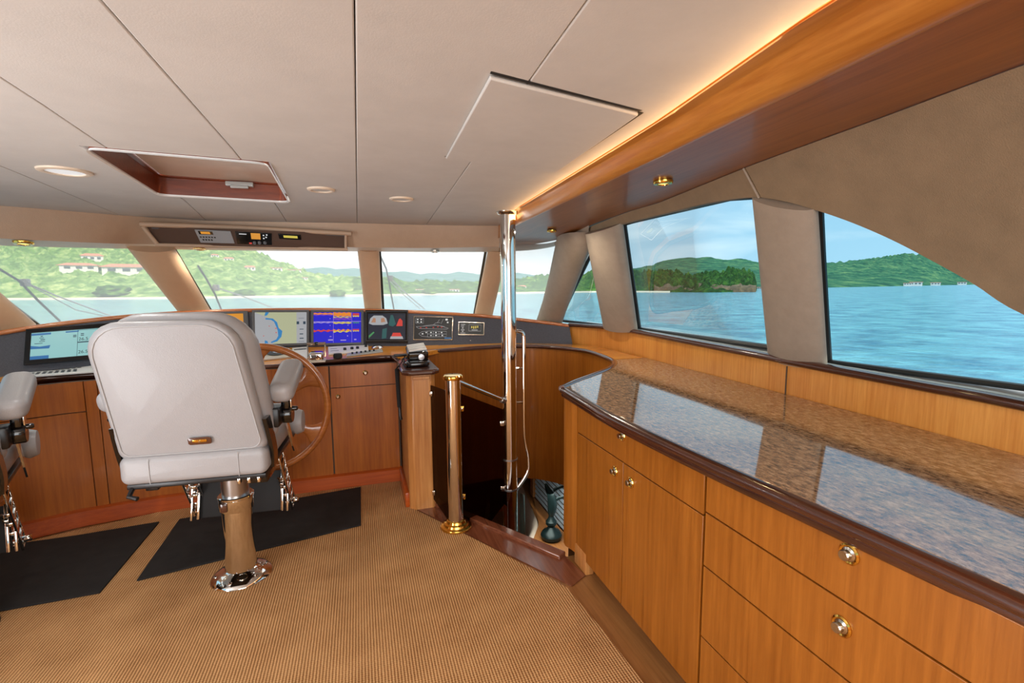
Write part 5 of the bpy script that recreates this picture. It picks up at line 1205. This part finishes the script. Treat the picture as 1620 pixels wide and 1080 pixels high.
# near wooded shore ahead, climbing to the headland at port
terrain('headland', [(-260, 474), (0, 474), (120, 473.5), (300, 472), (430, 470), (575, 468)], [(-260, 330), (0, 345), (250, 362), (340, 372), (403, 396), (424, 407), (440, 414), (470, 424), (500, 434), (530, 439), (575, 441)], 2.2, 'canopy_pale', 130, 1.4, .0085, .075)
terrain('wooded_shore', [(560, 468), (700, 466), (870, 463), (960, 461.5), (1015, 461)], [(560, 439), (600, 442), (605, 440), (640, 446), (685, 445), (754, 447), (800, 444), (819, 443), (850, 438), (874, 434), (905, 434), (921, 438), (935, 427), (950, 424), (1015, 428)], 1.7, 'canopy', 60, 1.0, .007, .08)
# wooded islet seen through the big side window
terrain('islet', [(975, 461.5), (1040, 462), (1120, 462.5), (1160, 462), (1190, 461.5), (1197, 460)], [(975, 431), (1000, 431), (1040, 431), (1062, 429), (1080, 434), (1100, 434), (1125, 431), (1140, 430), (1160, 425), (1180, 430), (1192, 436), (1196, 446), (1197, 457)], 1.25, 'canopy_dark', 44, .6, .010, .13, .7)
b = MB(); P = [[], [], []]
for i in range(60):
    px = 1035+i*(161/59); s_ = onZ(px, 461.8, SEA); d = Vector((s_.x, s_.y, 0)); D = d.length; d.normalize(); h = 4.5+2.5*noise.noise(Vector((px*.08, 0, 0)))
    for k, (f, hh) in enumerate(((.985, -.3), (.992, h*.6), (1.01, h))): P[k].append(Vector((d.x*D*f, d.y*D*f, SEA+hh+noise.noise(Vector((px*.3, k*3, 1)))*.8*(k > 0))))
b.grid(P); struct(b.build('islet_cliff', 'cliff'))
# pale beaches along the waterline
def beach(name, shore, w=1.012, h=1.2):
    n = 80; A, Bq, Cq = [], [], []
    for i in range(n+1):
        px = shore[0][0]+(shore[-1][0]-shore[0][0])*i/n; s_ = onZ(px, interp(shore, px)+.5, SEA); A.append(Vector((s_.x, s_.y, SEA+.02))); Bq.append(Vector((s_.x*w, s_.y*w, SEA+h)))
    b = MB(); b.grid([A, Bq]); struct(b.build(name, 'sand'))
beach('beach_ahead', [(-260, 474), (0, 474), (120, 473.5), (300, 472), (430, 470), (575, 468), (700, 466), (870, 463), (1015, 461)], 1.02, 1.0)
beach('beach_islet', [(1000, 461.8), (1060, 462.2)], 1.01, 1.0)

# separate dark trees standing on the shore
def tree(px, py, r, label, sh):
    s_ = onZ(px, sh, SEA); D = Vector((s_.x, s_.y, 0)).length; R = r/FPX*D*1.0; t = thing('shore_tree', (s_.x, s_.y, SEA), label, 'tree', 'dark round trees on the beach')
    b = MB(); b.lathe([(R*.12, 0), (R*.08, R*.9)], (s_.x, s_.y, SEA), n=8); b.build('trunk', 'cliff', t)
    b = MB(); r_ = bmesh.ops.create_icosphere(b.b, subdivisions=4, radius=1)
    for v in r_['verts']:
        n_ = v.co.normalized(); k = 1+.30*noise.noise(n_*2.2+Vector((px, 0, 0)))+.16*noise.noise(n_*6+Vector((0, px, 0))); v.co = Vector((n_.x*R*k, n_.y*R*k, n_.z*R*.48*k+R*.42))+Vector((s_.x, s_.y, SEA))
    b.build('crown', 'canopy', t)
for px, r, sh, lab in ((181, 18, 472.5, 'dark round tree on the beach in the far left pane'), (387, 13, 470.5, 'dark round tree on the beach beside the wiper behind the helm chair'), (534, 11, 469, 'dark round tree on the beach just left of the centre windscreen pillar'), (679, 11, 466.5, 'dark round tree on the beach in the pane left of the pole')): tree(px, sh-8, r, lab, sh)
# houses: body, roof, windows
def house(px, py, w, label, dist, roof='roof_clay', flat=False):
    d = ray(px, py); hl = math.hypot(d.x, d.y); p = EYE+d*(dist/hl); s = dist/FPX; f = Vector((-d.x, -d.y, 0)).normalized(); r = Vector((-f.y, f.x, 0)); W_, H_, D_ = w*s, w*s*(.15 if w > 20 else .26), w*s*.4
    t = thing('house', p, label, 'house', 'hillside houses'); rot = Matrix((r, -f, Vector((0, 0, 1)))).transposed()
    b = MB(); b.box(p+Vector((0, 0, -.4*H_)), (W_, D_, H_*2), rot=rot); b.build('wall', 'house_wall', t)
    b = MB()
    if flat: b.box(p+Vector((0, 0, H_*.68)), (W_*1.12, D_*1.15, H_*.2), rot=rot)
    else:
        c = p+Vector((0, 0, H_*.58)); e = [c+r*W_*.58*a+f*D_*.6*q for a, q in ((-1, -1), (1, -1), (1, 1), (-1, 1))]; t0, t1 = c-r*W_*.3+Vector((0, 0, H_*.6)), c+r*W_*.3+Vector((0, 0, H_*.6))
        b.face(e); b.face([e[0], e[1], t1, t0]); b.face([e[2], e[3], t0, t1]); b.face([e[1], e[2], t1]); b.face([e[3], e[0], t0])
    b.build('roof', roof, t)
    for k in (-1, 0, 1):
        b = MB(); b.box(p+r*W_*.3*k+f*D_*.5+Vector((0, 0, .1*H_)), (W_*.16, .4, H_*.5), rot=rot); b.build('window', 'window_dark', t)
def ondist(px, py, sh, skl, depth, power=.8):
    s_ = onZ(px, sh, SEA); D0 = Vector((s_.x, s_.y, 0)).length; r = ray(px, skl); tn1 = r.z/math.hypot(r.x, r.y); tn0 = (SEA-EYE.z)/D0; r = ray(px, py); tn = r.z/math.hypot(r.x, r.y)
    t = max(0, (tn-tn0)/(tn1-tn0))**(1/power); return D0*depth**t*.985
hs = [(125, 424, 34, 'long house with a clay roof high on the slope in the far left pane', 473.5, 352), (200, 428, 46, 'widest hotel block with a clay roof on the slope in the far left pane', 473, 358), (146, 409, 20, 'small clay-roofed house between the two larger hillside buildings', 473.5, 354),
      (362, 411, 12, 'small pale house highest on the slope behind the helm chair', 471, 379), (340, 405, 9, 'tiny pale house near the top of the slope beside the left pillar', 471.5, 372), (436, 427, 17, 'white villa on the ridge of the headland', 470, 412), (466, 430, 17, 'white terraced house right of the ridge villa', 470, 423), (468, 439, 6, 'white tower-like house below the terraced house', 470, 423), (480, 441, 12, 'low white house on the lower slope right of the tower', 470, 428), (560, 440.5, 9, 'pale house on the far ridge left of the centre pillar', 468.5, 440), (395, 425, 14, 'brown-roofed house in mid slope behind the helm chair', 470.5, 393)]
for px, py, w, lab, sh, sk in hs: house(px, py, w, lab, ondist(px, py, sh, sk, 2.2), flat=(px > 430))
for px, py, w, lab, sh, sk in [(664, 459.5, 12, 'white house on the shore left of the dark beach tree', 466.5, 445), (719, 460, 15, 'long white beach house right of the dark beach tree', 466, 446), (826, 455, 13, 'clay-roofed beach house seen just right of the pole', 464, 442)]: house(px, py, w, lab, ondist(px, py, sh, sk, 1.7), flat=px < 800)
for px, py, w, lab in [(1436, 449.5, 8, 'white house on the far shore, first from the left in the aft window'), (1449, 448.8, 12, 'long white house on the far shore of the aft window'), (1480, 448.8, 9, 'white house further right on the far shore of the aft window'), (1522, 448, 8, 'white house at the far right of the distant shore'), (1200, 455.5, 8, 'white house on the far shore just off the islet')]:
    s_ = onZ(px, interp([(1200, 456.3), (1300, 455), (1520, 450.5)], px), SEA); house(px, py, w, lab, Vector((s_.x, s_.y, 0)).length*.99, flat=True)
